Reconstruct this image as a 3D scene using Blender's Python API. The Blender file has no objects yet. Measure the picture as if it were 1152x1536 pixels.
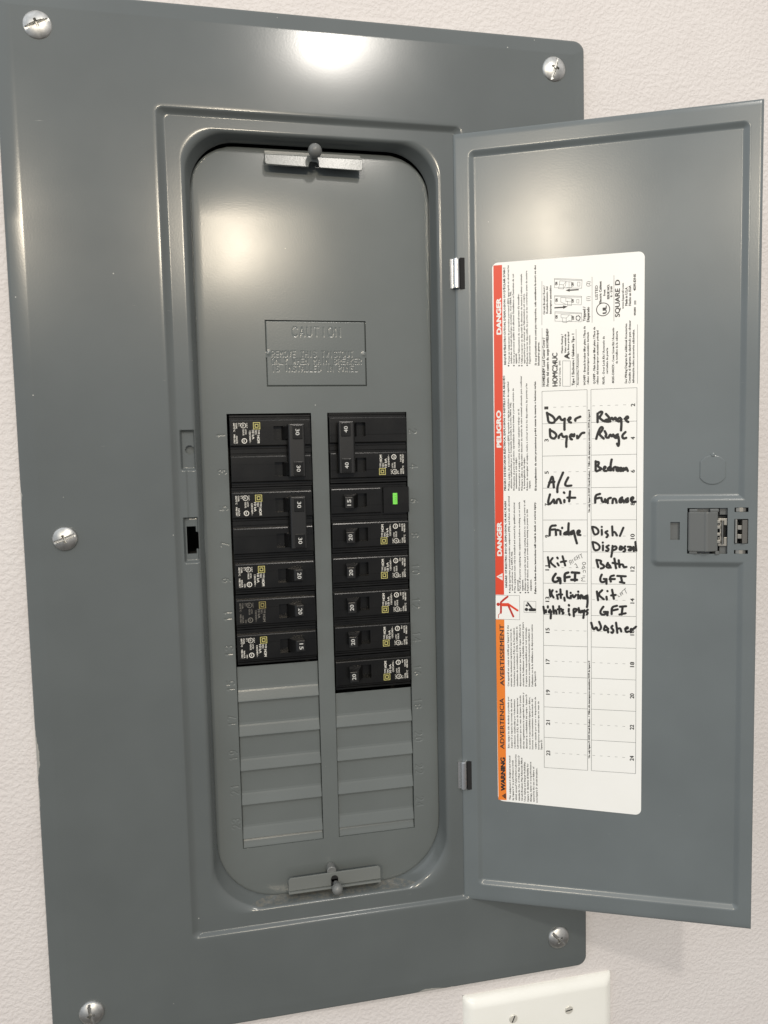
import bpy, bmesh, math, random
import numpy as np
from mathutils import Matrix, Vector
random.seed(7); rng = np.random.default_rng(7)
sc = bpy.context.scene
C = sc.collection

# ---------------------------------------------------------------- camera
cam = bpy.data.objects.new('camera', bpy.data.cameras.new('camera')); C.objects.link(cam)
Rm = [[0.9791856809,-0.2017214204,-0.0224470691],[-0.0375545060,-0.0713801185,-0.9967419615],[0.1994619298,0.9768384448,-0.0774699383]]
m = Matrix(((Rm[0][0],-Rm[1][0],-Rm[2][0],-0.06374032),(Rm[0][1],-Rm[1][1],-Rm[2][1],-0.51972864),(Rm[0][2],-Rm[1][2],-Rm[2][2],0.04381505),(0,0,0,1)))
cam.matrix_world = m
cam.data.sensor_fit = 'VERTICAL'; cam.data.sensor_height = 36; cam.data.lens = 1126.78/1536*36
cam.data.clip_start = 0.01; cam.data.clip_end = 100
sc.camera = cam
sc.render.resolution_x = 768; sc.render.resolution_y = 1024
# ---------------------------------------------------------------- light and exposure
sc.view_settings.view_transform = 'Standard'; sc.view_settings.look = 'None'
sc.view_settings.exposure = 0.1; sc.view_settings.gamma = 1
w = bpy.data.worlds.new('World'); sc.world = w; w.use_nodes = True
nt = w.node_tree; bg = nt.nodes['Background']
tc = nt.nodes.new('ShaderNodeTexCoord'); sp = nt.nodes.new('ShaderNodeSeparateXYZ'); mr = nt.nodes.new('ShaderNodeMapRange')
cr = nt.nodes.new('ShaderNodeValToRGB')
nt.links.new(tc.outputs['Generated'], sp.inputs[0]); nt.links.new(sp.outputs['Z'], mr.inputs['Value'])
mr.inputs['From Min'].default_value = -1; mr.inputs['From Max'].default_value = 1
nt.links.new(mr.outputs[0], cr.inputs[0])
mx = nt.nodes.new('ShaderNodeMapRange'); mx.inputs['From Min'].default_value = -1; mx.inputs['From Max'].default_value = 1   # daylight from the left, lamplight on the right
cx_ = nt.nodes.new('ShaderNodeValToRGB'); nt.links.new(sp.outputs['X'], mx.inputs['Value']); nt.links.new(mx.outputs[0], cx_.inputs[0])
cx_.color_ramp.elements[0].color = (1.0, 1.08, 1.18, 1); cx_.color_ramp.elements[1].color = (.60, .58, .57, 1)
mm = nt.nodes.new('ShaderNodeMix'); mm.data_type = 'RGBA'; mm.blend_type = 'MULTIPLY'; mm.inputs[0].default_value = 1
nt.links.new(cr.outputs[0], mm.inputs[6]); nt.links.new(cx_.outputs[0], mm.inputs[7]); nt.links.new(mm.outputs[2], bg.inputs['Color'])
e = cr.color_ramp.elements
e[0].position = 0.2; e[0].color = (0.13, 0.12, 0.11, 1); e[1].position = 0.75; e[1].color = (1.0, 1.0, 1.0, 1)
bg.inputs['Strength'].default_value = 1.02

def lamp(name, pos, target, power, size, color=(1, .88, .74)):
    l = bpy.data.lights.new(name, 'AREA'); l.shape = 'DISK'; l.size = size; l.energy = power; l.color = color
    o = bpy.data.objects.new(name, l); C.objects.link(o); o.location = pos
    o.rotation_euler = (Vector(target)-Vector(pos)).to_track_quat('-Z', 'Y').to_euler()
    return o
# recessed ceiling lamps of the room, placed where the reflections and shadows say they are
lamp('ceiling_lamp', (0.22, -1.33, 1.10), (0.05, 0, -.1), 6.8, 0.11, (1, .94, .86))
lamp('ceiling_lamp', (0.02, -3.355, 1.135), (0, 0, 0.1), 22, 0.15, (1, .87, .68))
lamp('ceiling_lamp', (-1.235, -3.104, 1.13), (0, 0, 0.1), 22, 0.15, (1, .87, .68))

# ---------------------------------------------------------------- helpers
def mesh(name, V, F, mats=None, mi=None, smooth=False, org=(0,0,0)):
    me = bpy.data.meshes.new(name)
    V = np.asarray(V, float)/1000 - np.array(org)
    me.from_pydata(V.tolist(), [], F)
    for x in (mats or []): me.materials.append(x)
    if mi is not None: me.polygons.foreach_set('material_index', mi)
    if smooth: me.polygons.foreach_set('use_smooth', [True]*len(me.polygons))
    me.update(); return me
def obj(name, me, parent=None, loc=None):
    o = bpy.data.objects.new(name, me); C.objects.link(o)
    if parent: o.parent = parent
    if loc is not None: o.location = loc
    return o
def thing(name, label, cat, loc=(0,0,0), roty=0, group=None):
    o = bpy.data.objects.new(name, None); C.objects.link(o); o.empty_display_size = .02
    o.location = loc; o.rotation_euler = (0, roty, 0); o['label'] = label; o['category'] = cat
    if group: o['group'] = group
    return o
class MB:
    """collects pieces in mm, (x, d outward, z)"""
    def __init__(s): s.V=[]; s.F=[]; s.M=[]
    def add(s, V, F, mi=0):
        n=len(s.V); s.V += [tuple(v) for v in V]; s.F += [tuple(n+i for i in f) for f in F]; s.M += [mi]*len(F)
    def box(s, x0,x1,d0,d1,z0,z1, mi=0):
        V=[(x,-d,z) for d in (d0,d1) for z in (z0,z1) for x in (x0,x1)]
        s.add(V, [(0,1,3,2),(4,6,7,5),(0,4,5,1),(2,3,7,6),(0,2,6,4),(1,5,7,3)], mi)
    def prism(s, P, z0, z1, mi=0):     # P: (x,d) polygon extruded along z
        n=len(P); V=[(x,-d,z0) for x,d in P]+[(x,-d,z1) for x,d in P]
        s.add(V, [tuple(range(n))[::-1], tuple(range(n,2*n))]+[(i,(i+1)%n,n+(i+1)%n,n+i) for i in range(n)], mi)
    def lathe(s, prof, cx, cz, ax='d', n=28, mi=0):   # prof: (radius, height); axis d or z
        V=[];F=[]
        for r,h in prof:
            for i in range(n):
                a=2*math.pi*i/n
                if ax=='d': V.append((cx+r*math.cos(a), -h, cz+r*math.sin(a)))
                else: V.append((cx[0]+r*math.cos(a), -(cx[1]+r*math.sin(a)), cz+h))
        for k in range(len(prof)-1):
            for i in range(n):
                j=(i+1)%n; F.append((k*n+i,k*n+j,(k+1)*n+j,(k+1)*n+i))
        F.append(tuple(range(n))); F.append(tuple(range((len(prof)-1)*n, len(prof)*n))[::-1])
        s.add(V,F,mi)
    def poly(s, P, d, mi=0): s.add([(x,-d,z) for x,z in P],[tuple(range(len(P)))],mi)
    def stroke(s, pts, w, d, mi=0):    # flat round-ended stroke
        r=w/2
        for (x0,z0),(x1,z1) in zip(pts[:-1],pts[1:]):
            L=math.hypot(x1-x0,z1-z0) or 1e-6; nx,nz=-(z1-z0)/L*r,(x1-x0)/L*r
            s.poly([(x0+nx,z0+nz),(x0-nx,z0-nz),(x1-nx,z1-nz),(x1+nx,z1+nz)],d+random.uniform(0,.012),mi)
        for x,z in pts:
            s.poly([(x+r*math.cos(a*math.pi/5),z+r*math.sin(a*math.pi/5)) for a in range(10)],d+random.uniform(.013,.03),mi)
    def thin(s, pts, w, d, mi=0):
        r=w/2
        for k,((x0,z0),(x1,z1)) in enumerate(zip(pts[:-1],pts[1:])):
            L=math.hypot(x1-x0,z1-z0) or 1e-6; nx,nz=-(z1-z0)/L*r,(x1-x0)/L*r; ex,ez=nz,-nx
            s.poly([(x0+nx-ex,z0+nz-ez),(x0-nx-ex,z0-nz-ez),(x1-nx+ex,z1-nz+ez),(x1+nx+ex,z1+nz+ez)],d+.002*(k%7),mi)
    def ring(s, cx, cz, r, w, d, mi=0, n=24):
        V=[(cx+q*math.cos(2*math.pi*i/n),-d,cz+q*math.sin(2*math.pi*i/n)) for q in (r-w/2,r+w/2) for i in range(n)]
        s.add(V,[(i,(i+1)%n,n+(i+1)%n,n+i) for i in range(n)],mi)
    def text(s, st, x, z0, z1, cap, bold, d, mi=0, up=-1):
        """writing running along +z (up=-1: its top points to -x) from z0 to z1, baseline at x"""
        V,F=glyphs(st,bold)
        if not V: return
        a=np.array(V); xm=a[:,0].max(); xn=a[:,0].min(); sx=(z1-z0)/(xm-xn); sy=cap/.729
        k=bold*min(cap,3.2)*.055     # heavier weights: the same outline laid down again, a hair aside
        for n_,(ox,oz) in enumerate([(0,0)] if not bold else [(0,-k),(0,k),(k*.6,0),(-k*.6,0)]):
            s.add([(x+up*q[1]*sy+ox,-(d+.0015*n_),z0+(q[0]-xn)*sx+oz) for q in a],F,mi)
    def make(s, name, mats, parent=None, smooth=False, bevel=0, org=(0,0,0), loc=None, fix=True, flat=None):
        if not isinstance(mats,(list,tuple)): mats=[mats]
        me=mesh(name,s.V,s.F,mats,s.M,smooth,org)
        if bevel or fix:
            bm=bmesh.new(); bm.from_mesh(me); 
            bmesh.ops.recalc_face_normals(bm,faces=bm.faces)
            if bevel:
                ed=[e for e in bm.edges if len(e.link_faces)==2 and e.calc_face_angle(0)>.4]
                bmesh.ops.bevel(bm,geom=ed,offset=bevel/1000,segments=2,profile=.6,affect='EDGES')
            bm.to_mesh(me); bm.free()
        if smooth: me.shade_smooth()
        if smooth: me.set_sharp_from_angle(angle=math.radians(flat or 40))
        return obj(name,me,parent,loc)
_g={}
def glyphs(st,bold):
    k=(st,bold)
    if k in _g: return _g[k]
    cu=bpy.data.curves.new('t','FONT'); cu.body=st; cu.size=1; cu.resolution_u=1 if len(st)>16 else 4; cu.offset=0; cu.space_character=1.0
    o=bpy.data.objects.new('t',cu); C.objects.link(o)
    dg=bpy.context.evaluated_depsgraph_get(); dg.update()
    me=bpy.data.meshes.new_from_object(o.evaluated_get(dg))
    V=[tuple(v.co)[:2] for v in me.vertices]; F=[tuple(p.vertices) for p in me.polygons]
    bpy.data.objects.remove(o); bpy.data.curves.remove(cu); bpy.data.meshes.remove(me)
    _g[k]=(V,F); return _g[k]
def lines(*segs):
    """sorted sample positions from (start, stop, step) runs and single values"""
    L=[]
    for q in segs:
        if isinstance(q,tuple): n=max(1,int(round((q[1]-q[0])/q[2]))); L+=list(np.linspace(q[0],q[1],n+1))
        else: L.append(q)
    L=sorted(L); o=[L[0]]
    for v in L[1:]:
        if v-o[-1]>1e-3: o.append(v)
    return np.array(o)
def tensor(xs, zs, h, keep=None):
    """height sheet over a grid: returns verts, faces (mm); h is the outward distance"""
    X,Z=np.meshgrid(xs,zs); H=h(X,Z)
    V=np.stack([X,-H,Z],-1).reshape(-1,3); nx,nz=len(xs),len(zs)
    xc=(xs[:-1]+xs[1:])/2; zc=(zs[:-1]+zs[1:])/2; XC,ZC=np.meshgrid(xc,zc)
    K=np.ones_like(XC,bool) if keep is None else keep(XC,ZC)
    I=np.arange(nx*nz).reshape(nz,nx)
    F=np.stack([I[:-1,:-1],I[:-1,1:],I[1:,1:],I[1:,:-1]],-1)[K]
    used=np.zeros(len(V),bool); used[F.ravel()]=True; mp=np.cumsum(used)-1
    return V[used],mp[F].tolist()
def sst(a,b,x): t=np.clip((x-a)/(b-a),0,1); return t*t*(3-2*t)
def rbox(X,Z,x0,x1,z0,z1,r):    # signed distance to a rounded rectangle, negative inside
    qx=np.abs(X-(x0+x1)/2)-(x1-x0)/2+r; qz=np.abs(Z-(z0+z1)/2)-(z1-z0)/2+r
    return np.hypot(np.maximum(qx,0),np.maximum(qz,0))+np.minimum(np.maximum(qx,qz),0)-r
def segdist(X,Z,segs):
    D=np.full(X.shape,1e9)
    for x0,z0,x1,z1 in segs:
        dx,dz=x1-x0,z1-z0; L=dx*dx+dz*dz+1e-9
        t=np.clip(((X-x0)*dx+(Z-z0)*dz)/L,0,1); D=np.minimum(D,np.hypot(X-x0-t*dx,Z-z0-t*dz))
    return D
FONT={'A':'0,0 2,6 4,0;.8,2.2 3.2,2.2','B':'0,0 0,6 3,6 4,5 3,3.2 0,3.2;3,3.2 4,1.6 3,0 0,0','C':'4,5 3,6 1,6 0,4.5 0,1.5 1,0 3,0 4,1','D':'0,0 0,6 2.6,6 4,4.5 4,1.5 2.6,0 0,0','E':'4,0 0,0 0,6 4,6;0,3.1 3,3.1','H':'0,0 0,6;4,0 4,6;0,3 4,3','I':'2,0 2,6','K':'0,0 0,6;4,6 0,2.6;1.4,3.8 4,0','L':'0,6 0,0 4,0','M':'0,0 0,6 2,2.5 4,6 4,0','N':'0,0 0,6 4,0 4,6','O':'1,0 0,1.5 0,4.5 1,6 3,6 4,4.5 4,1.5 3,0 1,0','P':'0,0 0,6 3,6 4,5 4,4 3,3 0,3','R':'0,0 0,6 3,6 4,5 4,4 3,3 0,3;2,3 4,0','S':'0,.8 1,0 3,0 4,1.2 3,3 1,3.2 0,4.7 1,6 3,6 4,5.2','T':'0,6 4,6;2,6 2,0','U':'0,6 0,1.5 1,0 3,0 4,1.5 4,6','V':'0,6 2,0 4,6','W':'0,6 1,0 2,4 3,0 4,6','Y':'0,6 2,3 4,6;2,3 2,0',
'0':'1,0 0,1.5 0,4.5 1,6 3,6 4,4.5 4,1.5 3,0 1,0','1':'1,4.6 2.2,6 2.2,0','2':'0,4.8 1,6 3,6 4,4.8 3.6,3.2 0,0 4,0','3':'0,5.3 1,6 3,6 4,4.8 3,3.2 1.6,3.2;3,3.2 4,1.5 3,0 1,0 0,.8','4':'3,0 3,6 0,1.8 4,1.8','5':'4,6 .4,6 .2,3.4 2.6,3.8 4,2.4 3.6,.7 2.2,0 .8,0 0,.8','6':'3.4,6 1,4.4 0,2 1,0 3,0 4,1.6 3,3.3 1,3.2 0,2','7':'0,6 4,6 1.4,0','8':'1,3.2 0,4.7 1,6 3,6 4,4.7 3,3.2 1,3.2 0,1.5 1,0 3,0 4,1.5 3,3.2','9':'.6,0 3,1.6 4,4 3,6 1,6 0,4.4 1,2.7 3,2.8 4,4'}
def engrave(st,ox,oz,dirx,upx,h,adv=None,wd=.62):
    """stroke segments of a punched word: origin, unit reading direction, unit up direction, height"""
    S=[]; k=h/6; adv=adv or 6*k*wd/.62
    for i,ch in enumerate(st):
        for pl in FONT.get(ch,'').split(';'):
            P=[tuple(map(float,q.split(','))) for q in pl.split()]
            P=[(ox+dirx[0]*(i*adv+a*k*wd/.62*.9)+upx[0]*b*k, oz+dirx[1]*(i*adv+a*k*wd/.62*.9)+upx[1]*b*k) for a,b in P]
            S+=[(*P[j],*P[j+1]) for j in range(len(P)-1)]
    return S
def textlen(n,h,adv): return (n-1)*adv+h/6*4*.9

# ---------------------------------------------------------------- materials
def mat(name, col, rough=.5, metal=0, spec=.5):
    m=bpy.data.materials.new(name); m.use_nodes=True; b=m.node_tree.nodes['Principled BSDF']
    b.inputs['Base Color'].default_value=(*col,1); b.inputs['Roughness'].default_value=rough; b.inputs['Metallic'].default_value=metal
    b.inputs['Specular IOR Level'].default_value=spec
    return m
def nodes(m): return m.node_tree, m.node_tree.nodes['Principled BSDF'], m.node_tree.nodes.new, m.node_tree.links.new
def noise(nt_,scale,detail=2,rough=.5,coord='Object',vec=None):
    n=nt_.nodes.new('ShaderNodeTexNoise'); n.inputs['Scale'].default_value=scale; n.inputs['Detail'].default_value=detail; n.inputs['Roughness'].default_value=rough
    if vec is None:
        t=nt_.nodes.new('ShaderNodeTexCoord'); vec=t.outputs[coord]
    nt_.links.new(vec,n.inputs['Vector']); return n
def ramp(nt_,src,p0,c0,p1,c1):
    r=nt_.nodes.new('ShaderNodeValToRGB'); e=r.color_ramp.elements; e[0].position=p0; e[0].color=c0; e[1].position=p1; e[1].color=c1
    nt_.links.new(src,r.inputs[0]); return r
def mixc(nt_,fac,a,b):
    x=nt_.nodes.new('ShaderNodeMix'); x.data_type='RGBA'; nt_.links.new(fac,x.inputs[0])
    for v,i in ((a,6),(b,7)):
        if isinstance(v,tuple): x.inputs[i].default_value=v
        else: nt_.links.new(v,x.inputs[i])
    return x.outputs[2]
def bump(nt_,srcs):
    b=nt_.nodes['Principled BSDF']; prev=None
    for src,st,dist in srcs:
        n=nt_.nodes.new('ShaderNodeBump'); n.inputs['Strength'].default_value=st; n.inputs['Distance'].default_value=dist
        nt_.links.new(src,n.inputs['Height'])
        if prev: nt_.links.new(prev.outputs[0],n.inputs['Normal'])
        prev=n
    nt_.links.new(prev.outputs[0],b.inputs['Normal'])
def paint(name, col, rough, grain, chips=False):
    m=mat(name,col,rough); t,b,N,L=nodes(m)
    c1=noise(t,14,3); r=ramp(t,c1.outputs[0],.3,(*[q*.93 for q in col],1),.7,(*[q*1.06 for q in col],1))
    colr=r.outputs[0]
    # small bright flecks and hairline scratches
    tcn=N('ShaderNodeTexCoord'); mp=N('ShaderNodeMapping'); mp.inputs['Rotation'].default_value=(.3,.9,.2); mp.inputs['Scale'].default_value=(60,60,900)
    L(tcn.outputs['Object'],mp.inputs[0]); n2=noise(t,1,2,.6,vec=mp.outputs[0]); n3=noise(t,35,2)
    s1=ramp(t,n2.outputs[0],.74,(0,0,0,1),.78,(1,1,1,1)); s2=ramp(t,n3.outputs[0],.6,(0,0,0,1),.66,(1,1,1,1))
    mu=N('ShaderNodeMath'); mu.operation='MULTIPLY'; L(s1.outputs[0],mu.inputs[0]); L(s2.outputs[0],mu.inputs[1])
    m2=N('ShaderNodeMath'); m2.operation='MULTIPLY'; m2.inputs[1].default_value=.35; L(mu.outputs[0],m2.inputs[0])
    colr=mixc(t,m2.outputs[0],colr,(.5,.5,.47,1))
    vo=N('ShaderNodeTexVoronoi'); vo.inputs['Scale'].default_value=42; L(tcn.outputs['Object'],vo.inputs['Vector'])
    s3=ramp(t,vo.outputs['Distance'],.012,(1,1,1,1),.02,(0,0,0,1)); colr=mixc(t,s3.outputs[0],colr,(.5,.5,.46,1))
    if chips:
        sx=N('ShaderNodeSeparateXYZ'); L(tcn.outputs['Object'],sx.inputs[0])
        def mth(op,a,b_=None):
            q=N('ShaderNodeMath'); q.operation=op
            for i,v in enumerate((a,b_)):
                if v is None: continue
                if isinstance(v,(int,float)): q.inputs[i].default_value=v
                else: L(v,q.inputs[i])
            return q.outputs[0]
        ed=mth('MAXIMUM', mth('SUBTRACT',mth('ABSOLUTE',mth('SUBTRACT',sx.outputs[0],.0005)),.1950), mth('SUBTRACT',mth('ABSOLUTE',mth('SUBTRACT',sx.outputs[2],.3485)),.3468))
        e2=mth('MULTIPLY',ed,450)     # about 1 at the very edge
        n4=noise(t,130,3,.6); n5=noise(t,22,1)
        v=mth('ADD',mth('ADD',e2,mth('MULTIPLY',n4.outputs[0],1.6)),mth('MULTIPLY',n5.outputs[0],5))
        s4=ramp(t,mth('SUBTRACT',v,4.4),.0,(0,0,0,1),.06,(1,1,1,1))
        mk=mth('MULTIPLY',s4.outputs[0],mth('GREATER_THAN',e2,-.35))
        colr=mixc(t,mk,colr,(.34,.335,.31,1))
        # dust lying on the bottom ledge of the cavity
        dz=mth('LESS_THAN',mth('ABSOLUTE',mth('SUBTRACT',sx.outputs[2],.0815)),.0022)
        dx=mth('MULTIPLY',mth('LESS_THAN',mth('ABSOLUTE',sx.outputs[0]),.075),mth('GREATER_THAN',sx.outputs[1],.0045))
        nd=noise(t,300,3,.7); sd=ramp(t,nd.outputs[0],.42,(0,0,0,1),.62,(.4,.4,.4,1))
        colr=mixc(t,mth('MULTIPLY',mth('MULTIPLY',dz,dx),sd.outputs[0]),colr,(.26,.23,.18,1))
    L(colr,b.inputs['Base Color'])
    rr=noise(t,13,4,.6); rm=N('ShaderNodeMapRange'); rm.inputs['From Min'].default_value=.3; rm.inputs['From Max'].default_value=.7; rm.inputs['To Min'].default_value=rough-.01; rm.inputs['To Max'].default_value=rough+.022
    L(rr.outputs[0],rm.inputs['Value']); L(rm.outputs[0],b.inputs['Roughness'])
    g=noise(t,900,2); g2=noise(t,9,1)
    bump(t,[(g.outputs[0],grain,.0002),(g2.outputs[0],.12,.004)])
    return m
GREY_SHADED=(.114,.127,.127)  # enamel darkened: shade of a person standing in front is in this colour
M_cover=paint('grey_enamel_cover_shaded',GREY_SHADED,.18,.05,True)
M_door=paint('grey_enamel_door_daylit',(.145,.165,.170),.215,.08)  # same enamel made bluer: cool daylight from the left painted into it
M_dead=paint('grey_enamel_dead_front',(.135,.149,.145),.20,.10)
M_clip=paint('grey_enamel_bracket',(.17,.18,.17),.25,.25)
M_knob=mat('grey_plastic_pin',(.16,.165,.16),.35)
M_black=mat('black_moulded_plastic',(.008,.008,.0075),.24,0,.34); t,b,N,L=nodes(M_black); n=noise(t,1600,2); bump(t,[(n.outputs[0],.25,.0001)])
r=noise(t,60,3); q=ramp(t,r.outputs[0],.35,(.003,.003,.003,1),.75,(.009,.0088,.008,1)); L(q.outputs[0],b.inputs['Base Color'])
M_tie=mat('black_handle_plastic',(.009,.009,.009),.30,0,.5); t,b,N,L=nodes(M_tie); n=noise(t,2500,2); bump(t,[(n.outputs[0],.35,.0001)])
M_dark=mat('dark_interior',(.008,.008,.008),.8); M_encl=mat('enclosure_paint',(.06,.065,.065),.5)
M_print=mat('white_print',(.78,.76,.69),.6); M_faded=mat('faded_print',(.16,.15,.13),.6)
M_num=mat('white_number_print',(.62,.62,.59),.6)
M_yellow=mat('yellow_print',(.60,.55,.19),.6); M_yfade=mat('faded_yellow_print',(.32,.27,.09),.6)
M_green=mat('green_button_plastic',(.22,.80,.10),.45); M_gtxt=mat('green_moulded_letters',(.12,.42,.07),.5)
M_zinc=mat('zinc_plated_steel',(.5,.5,.47),.42,1); t,b,N,L=nodes(M_zinc); n=noise(t,260,3,.6); q=ramp(t,n.outputs[0],.3,(.45,.45,.43,1),.7,(.68,.67,.64,1)); L(q.outputs[0],b.inputs['Base Color']); bump(t,[(n.outputs[0],.12,.0005)])
M_hinge=mat('bright_hinge_steel',(.75,.75,.74),.22,1); t,b,N,L=nodes(M_hinge); n=noise(t,180,3); bump(t,[(n.outputs[0],.12,.0006)])
M_spring=mat('spring_steel',(.34,.33,.30),.42,1)
M_latch=mat('grey_latch_plastic',(.125,.132,.13),.33)
M_paper=mat('label_film',(.84,.84,.80),.38); t,b,N,L=nodes(M_paper); n=noise(t,18,3); q=ramp(t,n.outputs[0],.3,(.86,.86,.82,1),.7,(.89,.89,.86,1)); L(q.outputs[0],b.inputs['Base Color']); n2=noise(t,45,2); bump(t,[(n2.outputs[0],.06,.001)])
M_ink=mat('black_ink',(.02,.02,.02),.45); M_gink=mat('grey_ink',(.045,.045,.045),.5); M_line=mat('line_ink',(.09,.10,.10),.5)
M_red=mat('red_ink',(.72,.06,.02),.42); M_orange=mat('orange_ink',(.82,.22,.025),.42); M_white=mat('white_ink',(.82,.82,.78),.4); M_dred=mat('dark_red_ink',(.50,.03,.015),.42)
M_marker=mat('marker_ink',(.012,.012,.012),.55); M_pen=mat('pen_ink',(.05,.05,.05),.5)
M_plate=mat('ivory_plastic',(.76,.72,.61),.28); t,b,N,L=nodes(M_plate); n=noise(t,30,2); q=ramp(t,n.outputs[0],.3,(.86,.855,.79,1),.7,(.89,.885,.83,1)); L(q.outputs[0],b.inputs['Base Color'])
M_pscrew=mat('painted_screw',(.66,.64,.57),.35,.2)
# wall: orange-peel plaster under matt paint
M_wall=mat('textured_wall_paint',(.60,.535,.475),.62,0,.35); t,b,N,L=nodes(M_wall)
n=noise(t,11,3); q=ramp(t,n.outputs[0],.3,(.69,.65,.63,1),.7,(.725,.69,.67,1)); L(q.outputs[0],b.inputs['Base Color'])
tcn=N('ShaderNodeTexCoord'); nw=noise(t,70,2); 
ad=N('ShaderNodeVectorMath'); ad.operation='MULTIPLY_ADD'; L(nw.outputs['Color'],ad.inputs[0]); ad.inputs[1].default_value=(.004,.004,.004); L(tcn.outputs['Object'],ad.inputs[2])
n1=noise(t,340,2.5,.5,vec=ad.outputs[0]); r1=ramp(t,n1.outputs[0],.36,(0,0,0,1),.66,(1,1,1,1)); r1.color_ramp.interpolation='EASE'
n2=noise(t,620,2); n3=noise(t,40,2)
bump(t,[(r1.outputs[0],.32,.0009),(n2.outputs[0],.2,.0005),(n3.outputs[0],.2,.003)])
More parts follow.
